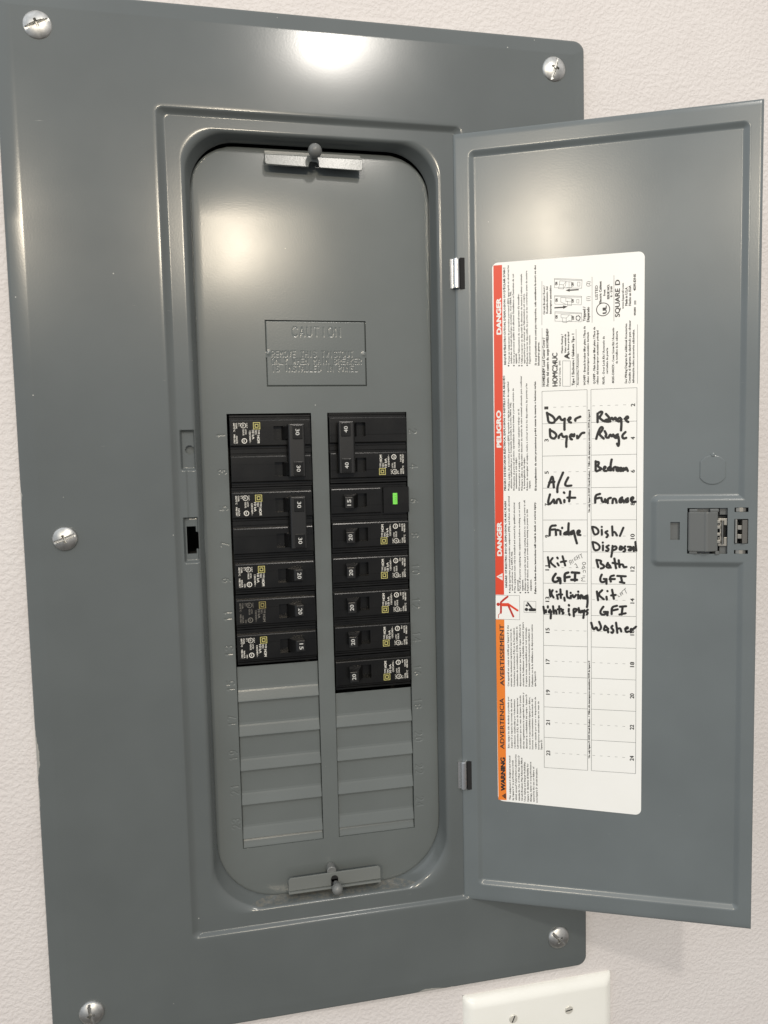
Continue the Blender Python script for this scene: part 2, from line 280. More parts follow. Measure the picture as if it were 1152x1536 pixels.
HAND=[(1.15,63.3,69.9,63.9,66.8,64.2,63.5,66.2,62.6,68.4,62.9,68.9,65.0,67.1,67.6,63.6,69.5),(1.15,69.0,64.2,70.3,65.3,71.6,67.0,72.2,66.8,72.8,64.9,74.1,64.3,75.5,65.4),(1.15,75.5,65.4,75.2,61.6,75.3,57.7),(1.15,77.6,64.5,79.1,64.7,79.6,65.9,78.8,66.3,77.9,65.0,78.2,63.1,79.7,62.5),(1.15,82.7,63.7,82.4,64.7,83.8,65.6,86.0,66.4),(1.15,65.3,58.3,65.3,55.4,65.6,52.6,68.0,51.4,70.1,53.6,68.7,55.9,65.6,57.6),(1.15,71.3,52.0,71.5,53.6,73.3,55.0),(1.15,73.7,53.8,74.4,52.4,76.6,53.3,76.9,52.8,76.4,48.6,76.5,45.7),(1.15,78.8,52.7,80.4,53.7,80.4,54.6,78.9,53.7,79.4,51.1,80.3,50.8),(1.15,80.3,53.3,81.8,52.7,81.9,54.4),(1.15,83.8,53.2,84.0,51.0,85.4,52.9,86.9,55.1,88.7,55.2),(1.15,97.6,68.2,97.6,62.3),(1.15,98.6,68.8,100.0,69.6,101.0,68.9,99.6,66.6,98.7,65.3,100.9,63.3,102.7,62.6),(1.15,106.1,62.5,104.0,62.3,102.1,63.0,103.7,64.0,106.1,63.8,105.2,65.4,103.2,67.7),(1.15,106.1,63.8,107.2,65.4,108.0,63.1,109.5,65.6,110.1,63.0),(1.15,113.5,63.6,112.3,65.2,110.4,63.0,112.0,62.0,113.3,63.6,113.5,60.4,113.2,56.1),(1.15,115.6,64.0,117.8,64.1,117.8,65.5,116.8,65.5,115.9,64.1,116.8,62.4,117.9,61.8),(1.15,96.7,50.8,97.8,54.8,99.3,58.3,100.6,59.0,101.3,57.6,99.6,55.1,98.4,54.1,101.7,50.8),(1.15,102.4,55.9,103.7,53.3,102.7,52.7,103.7,51.3,104.9,51.4),(1.15,104.9,51.4,106.1,53.9,107.1,51.7,108.0,53.9,108.6,51.9),(1.15,111.1,53.5,109.5,52.6,108.9,51.3,110.7,50.9,111.4,52.8,112.0,47.7,111.5,45.0,110.6,47.1),(1.15,116.1,54.9,113.8,52.6,114.6,50.3,116.6,50.9),(1.15,63.9,17.7,67.0,27.2,67.8,17.3),(1.15,64.6,20.8,68.2,21.3),(1.15,74.2,27.7,70.2,18.5,70.2,13.9),(1.15,77.7,24.2,75.3,19.7,76.2,18.1,79.8,18.5),(1.15,65.1,12.4,63.6,6.9,64.5,5.0,66.9,7.5,67.8,9.3,68.1,6.2),(1.15,69.6,6.2,69.9,8.7,71.7,9.3,72.6,6.2),(1.15,75.0,8.3,75.0,6.8),(1.15,74.7,13.7,75.0,13.3),(1.15,78.9,14.4,78.3,7.4),(1.15,77.1,10.0,82.4,9.9),(1.15,96.3,35.2,96.3,28.8),(1.15,96.3,34.9,98.9,34.5,97.4,31.5,100.9,29.9,96.9,28.2),(1.15,101.5,29.6,103.3,30.8,102.1,31.7,101.5,28.4,103.6,28.4),(1.15,107.0,36.2,106.2,32.0,106.5,28.6),(1.15,106.2,31.4,104.1,29.9,105.6,28.4,106.8,30.1),(1.15,108.2,28.6,108.2,30.7,109.6,31.0),(1.15,110.2,30.7,110.2,28.3,112.0,28.2,111.7,30.4,110.5,30.7),(1.15,112.5,30.3,112.2,28.2,114.0,28.2,113.7,30.3,112.5,30.3),(1.15,114.6,28.2,114.8,30.6,116.0,28.5,116.6,30.9,117.7,28.1),(1.15,96.0,6.3,96.0,11.5,99.2,12.4),(1.15,96.3,9.1,98.9,9.7),(1.15,100.1,9.6,100.7,6.6,102.4,6.9,102.7,9.3,103.0,6.6),(1.15,104.4,6.0,104.4,9.0,106.5,9.6),(1.15,107.6,5.9,107.9,9.0,109.7,9.0,110.3,6.2),(1.15,114.0,9.8,112.6,8.9,112.0,6.5,113.7,6.2,114.0,9.2,115.2,6.5),(1.15,117.8,9.2,116.3,8.3,116.3,6.5,118.1,6.5,117.5,8.9),(1.15,119.8,8.0,121.5,8.8,121.2,10.1,119.8,9.2,120.1,6.7,122.9,6.7),(1.15,64.7,-16.8,65.0,-10.0,68.9,-9.7),(1.15,65.3,-12.8,68.6,-12.5),(1.15,69.2,-16.5,68.9,-12.8,71.0,-13.1),(1.15,72.2,-13.7,72.2,-16.2),(1.15,73.4,-11.3,73.4,-11.6),(1.15,77.9,-8.2,77.6,-12.2,77.9,-16.2),(1.15,77.3,-14.0,74.9,-15.0,74.6,-16.2,77.3,-15.9),(1.15,81.2,-13.4,79.1,-14.4,79.1,-16.2,81.2,-15.3,81.2,-12.8,82.0,-17.1,83.5,-22.4),(1.15,83.8,-14.7,85.6,-14.7,85.3,-13.1,83.8,-13.7,83.8,-16.2,85.9,-16.5),(1.05,93.9,-10.7,95.1,-16.5,98.0,-15.6,98.3,-13.1,96.3,-11.0,94.2,-10.7),(1.05,100.4,-12.8,100.5,-16.2),(1.05,100.4,-10.7,100.4,-10.8),(1.05,104.2,-13.7,102.4,-14.6,104.8,-16.2,103.9,-18.0,103.6,-18.0),(1.05,107.4,-10.4,107.7,-16.8),(1.05,107.7,-14.9,109.1,-14.0,110.6,-16.8),(1.05,114.9,-11.3,112.6,-17.1),(1.05,94.2,-21.4,95.1,-27.6,98.6,-26.9,99.2,-24.2,96.8,-22.0,94.5,-21.5),(1.05,101.2,-23.8,101.2,-27.2),(1.05,101.1,-21.7,101.1,-21.9),(1.05,105.1,-23.8,103.0,-24.8,105.3,-26.3,104.5,-27.8,103.3,-27.5),(1.05,107.7,-24.1,107.4,-28.1,106.8,-31.8),(1.05,107.7,-25.0,110.0,-24.1,110.6,-26.2,108.0,-27.2),(1.05,112.9,-24.4,112.1,-26.8,114.1,-26.8,114.1,-24.7,112.9,-24.4),(1.05,116.1,-24.4,115.0,-25.6,116.4,-26.5,115.8,-28.0,115.0,-28.1),(1.05,117.9,-24.7,120.5,-24.7,120.2,-27.4,117.9,-27.1,119.9,-25.9),(1.05,121.6,-24.7,121.9,-27.7),(1.05,122.9,-21.3,123.5,-27.4),(1.05,63.4,-32.4,64.5,-39.6),(1.05,66.7,-33.0,64.6,-35.9,68.5,-39.3),(1.05,70.0,-36.7,70.9,-38.3),(1.05,69.9,-32.6,70.3,-33.3),(1.05,73.6,-31.7,75.4,-38.3),(1.05,72.4,-35.8,76.0,-35.1),(0.3,78.1,-35.1,79.3,-37.6),(0.3,78.1,-35.1,79.0,-34.2,79.9,-35.1,79.0,-36.0,80.5,-36.6),(0.3,80.2,-33.9,81.1,-36.0),(0.3,82.6,-32.0,81.4,-33.2,82.0,-34.8,83.2,-33.8,82.6,-33.5),(0.3,83.2,-31.3,84.1,-33.8),(0.3,84.4,-30.7,85.3,-33.2),(0.3,83.5,-32.7,84.9,-32.0),(0.3,85.3,-30.7,86.8,-29.8),(0.3,86.1,-30.2,87.1,-32.9),(0.3,82.0,-37.6,82.6,-36.6,84.1,-39.7,82.9,-39.4),(0.3,89.1,-49.3,86.1,-49.3,87.6,-48.1,86.1,-47.1,88.8,-46.8),(0.3,87.6,-45.6,89.1,-45.6),(0.3,87.9,-43.1,87.6,-41.8,89.1,-41.2,89.4,-43.1),(0.3,86.8,-40.6,87.9,-38.1,89.1,-39.4,87.9,-40.6,86.8,-40.6),(0.3,87.9,-37.8,86.8,-36.3,89.1,-35.6,89.7,-37.2,88.2,-37.5),(1.25,68.8,-44.3,66.6,-47.5,66.9,-50.0,69.6,-50.2,72.7,-47.4,69.3,-47.1,72.1,-48.0,72.0,-51.1),(1.25,75.1,-49.5,74.8,-44.2,77.5,-43.3),(1.25,75.1,-47.0,78.4,-46.4),(1.25,79.9,-43.2,85.0,-43.5),(1.25,82.3,-43.5,82.0,-49.1),(1.25,79.6,-48.5,83.5,-48.5),(1.1,100.4,-44.5,99.2,-47.3,99.8,-50.1,103.0,-49.4,103.6,-47.6,101.8,-47.6),(1.1,103.6,-47.6,103.6,-51.0),(1.1,106.5,-49.4,105.9,-45.7,108.6,-45.0),(1.1,105.7,-47.7,109.2,-47.5),(1.1,110.9,-45.3,116.5,-45.5),(1.1,113.3,-45.6,114.1,-49.3),(1.1,112.7,-49.6,115.6,-50.2),(1.1,96.8,-34.1,98.0,-39.3),(1.1,96.8,-34.1,100.4,-34.6,99.2,-36.5,102.1,-38.0,101.8,-39.6,99.8,-40.2),(1.1,104.5,-36.1,103.3,-38.9,105.1,-39.8,106.5,-38.9,104.5,-36.5,106.5,-39.5),(1.1,108.9,-33.0,110.0,-39.8),(1.1,107.7,-36.1,110.9,-36.7),(1.1,111.8,-34.2,112.4,-39.1),(1.1,112.4,-37.3,114.7,-37.0,115.0,-39.1,117.0,-38.9),(1.1,64.5,-55.9,65.0,-60.9),(1.1,66.6,-56.2,65.4,-58.4,67.2,-61.5),(1.1,69.6,-59.6,70.2,-62.4),(1.1,69.3,-57.1,69.4,-57.3),(1.1,72.0,-55.5,72.3,-61.7),(1.1,70.8,-59.2,73.2,-59.2),(1.1,74.7,-61.4,75.0,-63.6),(1.1,76.5,-56.6,76.5,-61.3,78.3,-61.6),(1.1,79.2,-60.0,79.2,-61.6),(1.1,79.1,-57.8,79.1,-58.0),(1.1,80.4,-59.4,81.3,-61.6,82.8,-59.3),(1.1,84.3,-59.0,84.3,-61.8),(1.1,84.3,-56.8,84.4,-57.1),(1.1,85.8,-61.8,85.8,-59.3,87.3,-59.6,87.6,-61.7),(1.1,90.6,-59.5,88.5,-60.5,88.8,-62.0,90.6,-61.4,90.6,-59.5,90.8,-64.2,90.3,-67.9),(1.1,60.1,-68.3,60.7,-73.0),(1.1,61.9,-70.8,61.9,-72.4),(1.1,63.2,-67.9,63.2,-68.9),(1.1,64.7,-70.4,63.5,-72.3,65.3,-72.6,65.6,-70.7,65.1,-76.7),(1.1,66.8,-67.8,67.4,-72.9),(1.1,67.7,-71.0,68.9,-70.6,69.2,-73.1),(1.1,71.1,-67.7,71.3,-72.8),(1.1,70.1,-70.0,72.6,-69.6),(1.1,73.8,-70.2,72.6,-71.2,74.4,-72.4,73.5,-73.0),(1.1,77.8,-66.6,78.0,-67.1),(1.1,77.8,-69.5,77.7,-71.4),(1.1,78.0,-72.9,78.3,-73.9),(1.1,81.0,-70.0,81.3,-74.7),(1.1,81.3,-69.4,83.4,-69.3,82.8,-71.2,81.3,-72.2),(1.1,84.6,-68.7,84.9,-71.8),(1.1,85.2,-70.2,85.8,-72.4,87.0,-70.5),(1.1,88.5,-70.2,87.3,-71.7,88.5,-72.0,88.5,-70.2,87.8,-75.8),(1.1,90.9,-69.8,89.7,-70.8,90.9,-72.0,90.3,-73.2),(1.1,97.1,-56.6,97.9,-62.8),(1.1,100.7,-55.6,97.7,-58.7,101.8,-62.1),(1.1,103.6,-60.2,103.8,-62.2),(1.1,104.2,-56.1,104.3,-56.3),(1.1,107.4,-55.2,108.6,-61.6),(1.1,106.8,-59.2,109.8,-58.8),(1.1,101.5,-67.4,99.5,-70.2,99.5,-72.7,102.1,-73.3,104.5,-71.0,101.8,-71.1),(1.1,104.5,-71.0,104.2,-73.5),(1.1,107.1,-72.5,107.1,-67.5,110.7,-66.5),(1.1,107.4,-70.0,111.2,-69.0),(1.1,112.7,-67.1,116.8,-66.7),(1.1,114.5,-67.1,113.9,-72.7),(1.1,112.4,-72.7,116.5,-71.7),(1.1,93.2,-79.1,94.7,-84.7,96.8,-81.5,97.7,-85.2,100.4,-82.7,98.6,-78.3),(1.1,102.7,-81.0,101.5,-84.5,104.5,-83.8,104.8,-85.7),(1.1,102.7,-81.0,104.8,-83.2),(1.1,107.7,-80.9,106.6,-82.2,108.6,-84.0,107.7,-86.2,106.9,-85.6),(1.1,110.1,-78.6,111.0,-85.8),(1.1,111.0,-83.0,113.0,-82.3,113.6,-84.8),(1.1,116.2,-82.8,118.3,-82.5,117.7,-81.2,116.2,-82.8,116.8,-85.3,118.6,-84.6),(1.1,120.0,-85.2,120.0,-82.4,121.2,-83.3,123.5,-81.1),(0.3,111.2,-58.8,111.8,-60.3,112.7,-59.7),(0.3,112.7,-57.5,113.6,-59.4),(0.3,112.7,-57.5,113.9,-56.9),(0.3,113.2,-58.4,114.0,-57.8),(0.3,113.9,-56.3,114.7,-58.4),(0.3,113.9,-56.3,115.0,-55.3),(0.3,115.3,-55.0,116.5,-53.8),(0.3,115.9,-54.7,117.1,-57.5)]
TEXTS=[
('DANGER', 32.0, 126.1, 150.9, 3.2, 2, 'w'),
("RISQUE D'ÉLECTROCUTION, D'EXPLOSION OU D'ÉCLAIR D'ARC", 35.2, 104.7, 171.9, 1.25, 0.6, 'k'),
('Portez un équipement de protection personnel (ÉPP) approprié et observez les', 37.8, 105.3, 173.2, 1.1, 0.0, 'g'),
('méthodes de travail électrique sécuritaire. Voir NFPA 70E.', 39.4, 105.3, 155.2, 1.1, 0.0, 'g'),
("Seul un personnel qualifié doit effectuer l'installation et l'entretien de cet", 41.2, 105.2, 167.0, 1.1, 0.0, 'g'),
('appareil.', 42.8, 105.1, 112.1, 1.1, 0.0, 'g'),
("Coupez l'alimentation de cet appareil avant d'y travailler.", 44.8, 105.0, 153.3, 1.1, 0.0, 'g'),
('Utilisez toujours un dispositif de détection de tension à valeur nominale', 46.8, 104.9, 166.6, 1.1, 0.0, 'g'),
("appropriée pour s'assurer que l'alimentation est coupée.", 48.5, 104.8, 153.1, 1.1, 0.0, 'g'),
('Replacez tous les dispositifs, les portes et les couvercles avant de mettre', 50.4, 104.7, 168.5, 1.1, 0.0, 'g'),
("l'appareil sous tension.", 52.2, 104.6, 124.5, 1.1, 0.0, 'g'),
('Si ces précautions ne sont pas respectées, cela entraînera la mort ou des', 56.4, 103.2, 171.8, 1.25, 0.6, 'k'),
('blessures graves.', 58.4, 103.1, 119.2, 1.25, 0.6, 'k'),
('PELIGRO DE DESCARGA ELÉCTRICA, EXPLOSIÓN O DESTELLO POR ARQUEO', 34.3, 15.5, 97.1, 1.25, 0.6, 'k'),
('Utilice equipo de protección personal (EPP) apropiado y siga las prácticas de seguridad', 37.0, 16.8, 92.5, 1.1, 0.0, 'g'),
('eléctrica establecidas por su Compañía (consulte la norma NFPA 70E).', 38.6, 16.8, 78.2, 1.1, 0.0, 'g'),
('Solamente el personal eléctrico especializado deberá instalar y prestar servicio de', 40.5, 16.8, 87.8, 1.1, 0.0, 'g'),
('mantenimiento a este equipo.', 42.1, 16.8, 39.2, 1.1, 0, 'g'),
('Desenergice el equipo antes de realizar cualquier trabajo en él.', 44.2, 16.8, 73.4, 1.1, 0.0, 'g'),
('Siempre utilice un dispositivo detector de tensión de valor nominal adecuado para confirmar', 46.1, 16.7, 96.3, 1.1, 0.0, 'g'),
('la desenergización del equipo.', 47.8, 16.7, 39.1, 1.1, 0, 'g'),
('Antes de energizar el equipo, vuelva a colocar todos los dispositivos, las puertas y las', 49.8, 16.7, 90.9, 1.1, 0.0, 'g'),
('tapas.', 51.5, 16.7, 22.5, 1.1, 0, 'g'),
('El incumplimiento de estas precauciones podrá causar la muerte o lesiones serias.', 55.8, 15.3, 92.2, 1.25, 0.6, 'k'),
('PELIGRO', 31.2, 46.6, 72.3, 3.2, 2, 'w'),
('DANGER', 30.8, -31.6, -7.4, 3.2, 2, 'w'),
('HAZARD OF ELECTRIC SHOCK, EXPLOSION, OR ARC FLASH', 34.4, -54.8, 7.7, 1.25, 0.6, 'k'),
('Apply appropriate personal protective equipment (PPE) and follow safe electrical', 36.8, -57.2, 11.3, 1.1, 0.0, 'g'),
('work practices. See NFPA 70E.', 38.6, -57.2, -28.4, 1.1, 0.0, 'g'),
('This equipment must only be installed and serviced by qualified electrical', 40.5, -57.1, 6.6, 1.1, 0.0, 'g'),
('personnel.', 42.6, -57.1, -48.9, 1.1, 0, 'g'),
('Turn off all power supplying this equipment before working on or inside', 44.1, -57.1, 7.1, 1.1, 0.0, 'g'),
('equipment.', 46.0, -57.0, -48.8, 1.1, 0, 'g'),
('Always use a properly rated voltage sensing device to confirm power is off.', 47.8, -57.0, 8.6, 1.1, 0.0, 'g'),
('Replace all devices, doors and covers before turning on power to this', 49.6, -57.0, 1.9, 1.1, 0.0, 'g'),
('equipment.', 51.8, -56.9, -48.7, 1.1, 0, 'g'),
('Failure to follow these instructions will result in death or serious injury.', 55.1, -59.0, 7.0, 1.25, 0.6, 'k'),
('AVERTISSEMENT', 31.7, -127.6, -82.2, 3.1, 0.8, 'k'),
('ADVERTENCIA', 31.2, -175.3, -137.1, 3.1, 0.8, 'k'),
('WARNING', 31.6, -207.1, -182.0, 3.3, 2, 'k'),
('Cet appareil est conçu et vérifié par Square D à des', 35.2, -128.0, -82.5, 1.1, 0, 'g'),
('niveaux de rendement supérieurs aux normes de', 37.3, -127.9, -85.1, 1.1, 0, 'g'),
("Underwriters Laboratories (UL) et de l'association", 39.5, -127.8, -84.5, 1.1, 0, 'g'),
("canadienne de normalisation (CSA). L'utilisation de", 41.6, -127.7, -83.3, 1.1, 0, 'g'),
("disjoncteurs autres que Square D risque d'affecter la", 43.8, -127.6, -81.7, 1.1, 0, 'g'),
("sécurité de l'utilisateur et la fiabilité du matériel. Square", 46.0, -127.5, -80.0, 1.1, 0, 'g'),
('D rejette toute responsabilité pour tout dommage,', 48.1, -127.4, -83.7, 1.1, 0, 'g'),
('blessures ou mauvais fonctionnement résultant de', 50.2, -127.3, -84.7, 1.1, 0, 'g'),
("l'utilisation ou de la défaillance de disjoncteurs autres", 52.4, -127.2, -81.5, 1.1, 0, 'g'),
('que Square D.', 54.4, -127.1, -115.7, 1.1, 0, 'g'),
('Este equipo ha sido diseñado y probado por', 35.0, -174.3, -135.6, 1.1, 0, 'g'),
('Square D y supera las normas de nivel de', 37.2, -174.3, -137.3, 1.1, 0, 'g'),
('rendimiento establecidas por Underwriters', 39.4, -174.3, -137.5, 1.1, 0, 'g'),
('Laboratories (UL). El uso de interruptores', 41.5, -174.2, -136.3, 1.1, 0, 'g'),
('automáticos que no sean de Square D puede', 43.6, -174.2, -134.4, 1.1, 0, 'g'),
('afectar negativamente la seguridad del usuario y', 45.8, -174.2, -132.1, 1.1, 0, 'g'),
('disminuir la confiabilidad del equipo. Square D', 48.0, -174.1, -133.3, 1.1, 0, 'g'),
('no asume responsabilidad alguna por daños,', 50.2, -174.1, -135.2, 1.1, 0, 'g'),
('lesiones o funcionamiento inadecuado del', 52.2, -174.1, -136.6, 1.1, 0, 'g'),
('equipo causado por el uso o desperfectos de', 54.4, -174.0, -135.0, 1.1, 0, 'g'),
('interruptores automáticos que no sean de', 56.6, -174.0, -138.1, 1.1, 0, 'g'),
('Square D.', 58.6, -174.0, -166.6, 1.1, 0, 'g'),
('This equipment is designed and tested', 35.6, -213.7, -180.3, 1.15, 0, 'g'),
('by Square D to performance levels', 37.8, -213.8, -183.4, 1.15, 0, 'g'),
('which exceed Underwriters Laboratories', 40.0, -213.8, -178.9, 1.15, 0, 'g'),
('standards. Use of Other than Square D', 42.2, -213.9, -179.5, 1.15, 0, 'g'),
('Circuit Breakers May Adversely Affect', 44.3, -213.9, -181.1, 1.15, 0, 'g'),
('User Safety and Impair Reliability.', 46.4, -214.0, -183.9, 1.15, 0, 'g'),
('Square D disclaims all liability for', 48.6, -214.0, -185.2, 1.15, 0, 'g'),
('damage, injury or nonperformance', 50.7, -214.1, -183.7, 1.15, 0, 'g'),
('caused by the use or failure of', 52.8, -214.1, -187.3, 1.15, 0, 'g'),
('non-Square D circuit breakers.', 55.0, -214.2, -188.1, 1.15, 0, 'g'),
('Circuit Breaker Reset /', 62.4, 137.8, 157.6, 1.3, 0, 'k'),
('Restablecimiento del', 64.4, 138.5, 156.7, 1.3, 0, 'k'),
('interruptor automático', 66.8, 138.1, 157.5, 1.3, 0.3, 'k'),
('HOMELINE® Load Center Cover /', 62.1, 88.4, 121.9, 1.6, 0.2, 'k'),
('Frente del centro de carga HOMELINE®', 64.7, 88.3, 128.3, 1.6, 0.2, 'k'),
('HOMC24UC', 70.6, 88.1, 111.0, 3.6, 1.2, 'k'),
('Series / Serie  S01', 72.8, 88.0, 105.4, 1.2, 0, 'k'),
('A', 78.8, 106.7, 110.3, 3.6, 2, 'k'),
('Mains Rating /', 74.4, 110.8, 123.7, 1.2, 0, 'k'),
('Valor nominal de', 76.6, 110.7, 123.6, 1.2, 0, 'k'),
('la línea principal', 78.6, 110.6, 125.0, 1.2, 0, 'k'),
('Type 1 Enclosure / Gabinete Tipo 1', 82.0, 88.1, 123.5, 1.6, 0.3, 'k'),
('Accessories / Accesorios', 85.0, 88.2, 109.8, 1.3, 0, 'k'),
('HOMFP - Branch breaker filler plate / Placa de', 89.6, 88.3, 128.3, 1.4, 0, 'k'),
('relleno del interruptor automático derivado', 91.8, 88.7, 124.3, 1.3, 0, 'k'),
('QOMFP - Main breaker filler plate / Placa de', 96.1, 88.5, 127.4, 1.4, 0, 'k'),
('relleno del interruptor automático principal', 98.2, 88.4, 124.9, 1.3, 0, 'k'),
('PK6FL - Door Lock Kit / Accesorio de', 102.3, 88.2, 120.7, 1.4, 0, 'k'),
('cerradura de puerta', 104.5, 95.1, 112.8, 1.3, 0, 'k'),
('40205-130057X - Cover Screw Kit / Accesorio', 108.6, 88.5, 126.2, 1.4, 0, 'k'),
('de tornillos de la cubierta', 110.9, 101.7, 123.7, 1.3, 0, 'k'),
('See Wiring Diagram for additional Accessories.', 117.0, 88.1, 128.7, 1.4, 0, 'k'),
('Consulte el diagrama de alambrado para obtener', 119.4, 88.0, 130.5, 1.4, 0, 'k'),
('información sobre accesorios adicionales.', 121.8, 88.4, 124.3, 1.4, 0, 'k'),
('(2)', 92.6, 155.0, 158.4, 2.6, 0, 'k'),
('(1)', 92.5, 145.2, 148.3, 2.6, 0, 'k'),
('Tripped /', 89.6, 131.7, 141.5, 1.7, 0, 'k'),
('Disparado', 92.2, 131.1, 141.1, 1.7, 0, 'k'),
('UL', 103.5, 136.1, 141.2, 2.6, 2, 'k'),
('LISTED', 97.8, 145.9, 155.3, 1.9, 0.6, 'k'),
('Electric Cabinet', 100.2, 143.1, 157.9, 1.4, 0.3, 'k'),
('Front', 102.8, 148.0, 152.1, 1.3, 0.2, 'k'),
('ISSUE NO.', 105.4, 145.7, 155.4, 1.4, 0.5, 'k'),
('R - 2160', 107.3, 147.0, 154.0, 1.2, 0.4, 'k'),
('SQUARE', 112.2, 133.3, 152.2, 3.2, 1, 'k'),
('D', 112.2, 154.7, 158.0, 3.2, 1, 'k'),
('www.SquareD.com', 114.8, 138.5, 155.6, 1.2, 0, 'k'),
('Made in U.S.A.', 117.2, 140.5, 152.9, 1.5, 0, 'k'),
('Hecho en EUA', 119.5, 140.3, 153.7, 1.5, 0, 'k'),
('40295-829-05', 122.6, 150.1, 161.1, 1.5, 0, 'k'),
('09/2001', 122.6, 133.7, 139.0, 1.1, 0.4, 'k'),
('Use only Square D HOM Circuit Breakers.  /  Utilice sólo interruptores automáticos HOM de Square D', 92.4, -0.4, 71.2, 1.15, 0.7, 'k'),
('Use only Square D HOM Circuit Breakers.  /  Utilice sólo interruptores automáticos HOM de Square D', 92.2, -178.1, -106.6, 1.15, 0.7, 'k'),
('ON', 70.9, 157.4, 159.4, 1.5, 0.3, 'k'),
('OFF', 81.8, 155.9, 158.5, 1.5, 0.3, 'k'),
('ON', 71.0, 146.0, 148.1, 1.5, 0.3, 'k'),
('OFF', 81.8, 144.8, 147.2, 1.5, 0.3, 'k'),
('ON', 70.9, 134.6, 136.7, 1.5, 0.3, 'k'),
('OFF', 82.0, 133.1, 135.8, 1.5, 0.3, 'k')]
BUL=[(37.0,103.8),(40.7,103.7),(44.3,103.5),(46.2,103.4),(49.9,103.5),(36.2,15.9),(39.9,15.9),(43.6,15.8),(45.5,15.8),(49.2,15.8),(36.3,-58.3),(40.0,-58.2),(43.8,-58.4),(47.5,-58.3),(49.4,-58.2)]
LINES=[(0.22,[(60.4,160.7),(60.2,130.8)]),(0.22,[(60.3,128.5),(60.1,88.0)]),(0.22,[(83.3,126.5),(83.6,87.0)]),(0.22,[(94.0,161.2),(94.0,130.5)]),(0.22,[(108.4,161.2),(108.4,130.6)]),(0.22,[(123.8,127.3),(123.9,87.8)]),(0.22,[(74.2,105.4),(79.4,105.1)]),(0.22,[(79.4,105.1),(79.3,87.7)]),(0.22,[(79.3,87.7),(74.1,87.9)]),(0.22,[(74.1,87.9),(74.2,105.4)]),(0.2,[(68.9,162.0),(87.4,159.9),(87.1,154.1),(68.9,155.7),(68.9,162.0)]),(0.2,[(68.9,161.3),(87.4,159.2)]),(0.2,[(68.9,150.4),(87.1,148.7),(86.8,142.9),(69.1,144.5),(68.9,150.4)]),(0.2,[(68.9,149.7),(87.1,148.0)]),(0.2,[(69.1,139.4),(87.1,137.4),(86.8,131.4),(69.1,132.9),(69.1,139.4)]),(0.2,[(69.1,138.5),(87.1,136.8)]),(0.2,[(72.5,160.1),(76.8,159.5),(76.3,156.8),(74.9,154.4),(71.6,154.9),(72.2,157.6),(72.5,160.1)]),(0.2,[(71.9,157.7),(74.9,157.2),(76.8,159.5)]),(0.2,[(74.9,157.2),(74.9,154.4)]),(0.2,[(77.1,159.2),(80.3,158.8),(80.3,154.9),(77.1,155.2)]),(0.2,[(78.7,158.9),(78.7,155.0)]),(0.2,[(84.4,158.4),(86.0,158.3),(85.9,155.6),(84.2,155.8),(84.4,158.4)]),(0.2,[(73.1,148.8),(76.5,148.3),(76.5,145.8),(77.6,146.0),(77.6,143.0),(80.3,142.8),(80.5,147.7),(76.5,148.3)]),(0.2,[(73.1,148.8),(73.1,145.7),(76.5,143.9)]),(0.2,[(77.0,145.8),(80.3,145.3)]),(0.2,[(83.8,146.7),(85.3,146.6),(85.2,144.2),(83.8,144.4),(83.8,146.7)]),(0.2,[(73.2,137.2),(77.3,136.7),(78.9,136.6),(80.4,136.2),(80.3,132.3),(78.6,132.7),(76.7,131.4),(74.3,131.9),(74.0,134.9),(73.2,135.2),(73.2,137.2)]),(0.2,[(74.3,134.9),(76.7,134.5),(78.9,136.6)]),(0.2,[(76.7,134.5),(76.7,131.4)]),(0.2,[(83.5,135.7),(86.0,135.3),(85.9,132.6),(83.4,132.8),(83.5,135.7)]),(0.45,[(84.9,135.8),(86.2,134.2),(85.2,132.3),(83.5,133.0),(83.3,134.9),(84.9,135.8)]),(0.9,[(84.7,153.3),(79.0,153.3)]),(0.9,[(69.2,142.0),(74.8,142.0)]),(0.22,[(121.7,143.4),(122.7,143.3),(122.7,140.9),(121.7,141.0),(121.7,143.4)]),(0.22,[(121.8,143.1),(122.6,141.2)]),(0.22,[(122.6,143.1),(121.8,141.2)])]
ARROWS=[[(76.4, 153.3), (79.2, 154.4), (79.1, 152.3)], [(77.7, 142.4), (74.6, 143.2), (74.8, 140.9)]]
ULC=(101.3, 138.9)
FIG=[(2.4, [(31.0, -67.5), (35.0, -67.4)]), (1.4, [(29.8, -65.8), (32.0, -63.7), (34.7, -61.5)]), (1.4, [(29.8, -65.8), (29.9, -69.9), (29.8, -73.5)]), (0.5, [(29.8, -73.5), (28.1, -74.9), (27.9, -77.3)]), (1.5, [(35.0, -66.9), (41.7, -71.5)]), (1.4, [(35.3, -68.3), (38.7, -76.0)])]
MANFIG=[(2.2, [(50.6, -70.8), (53.9, -70.7)]), (1.3, [(52.3, -70.1), (50.8, -68.1), (49.0, -65.8)])]
DISC=[(27.9, -67.3), (48.1, -70.6), (48.3, -67.7)]
PBOX=[[(26.0, -60.6), (43.3, -60.6), (43.2, -78.3), (25.9, -78.2)], [(46.4, -64.6), (54.8, -64.6), (54.7, -72.7), (46.3, -72.8)]]
# ---------------------------------------------------------------- the wall, with the opening the enclosure sits in
WD=-7.0
b_=MB(); hx0,hx1,hz0,hz1=-183,183,-345,322; B=1600
def q4(x0,x1,z0,z1): b_.add([(x0,-WD,z0),(x1,-WD,z0),(x1,-WD,z1),(x0,-WD,z1)],[(0,1,2,3)])
q4(-B,hx0,-B,B); q4(hx1,B,-B,B); q4(hx0,hx1,hz1,B); q4(hx0,hx1,-B,hz0)
wall=b_.make('wall',M_wall,fix=False); wall['kind']='structure'

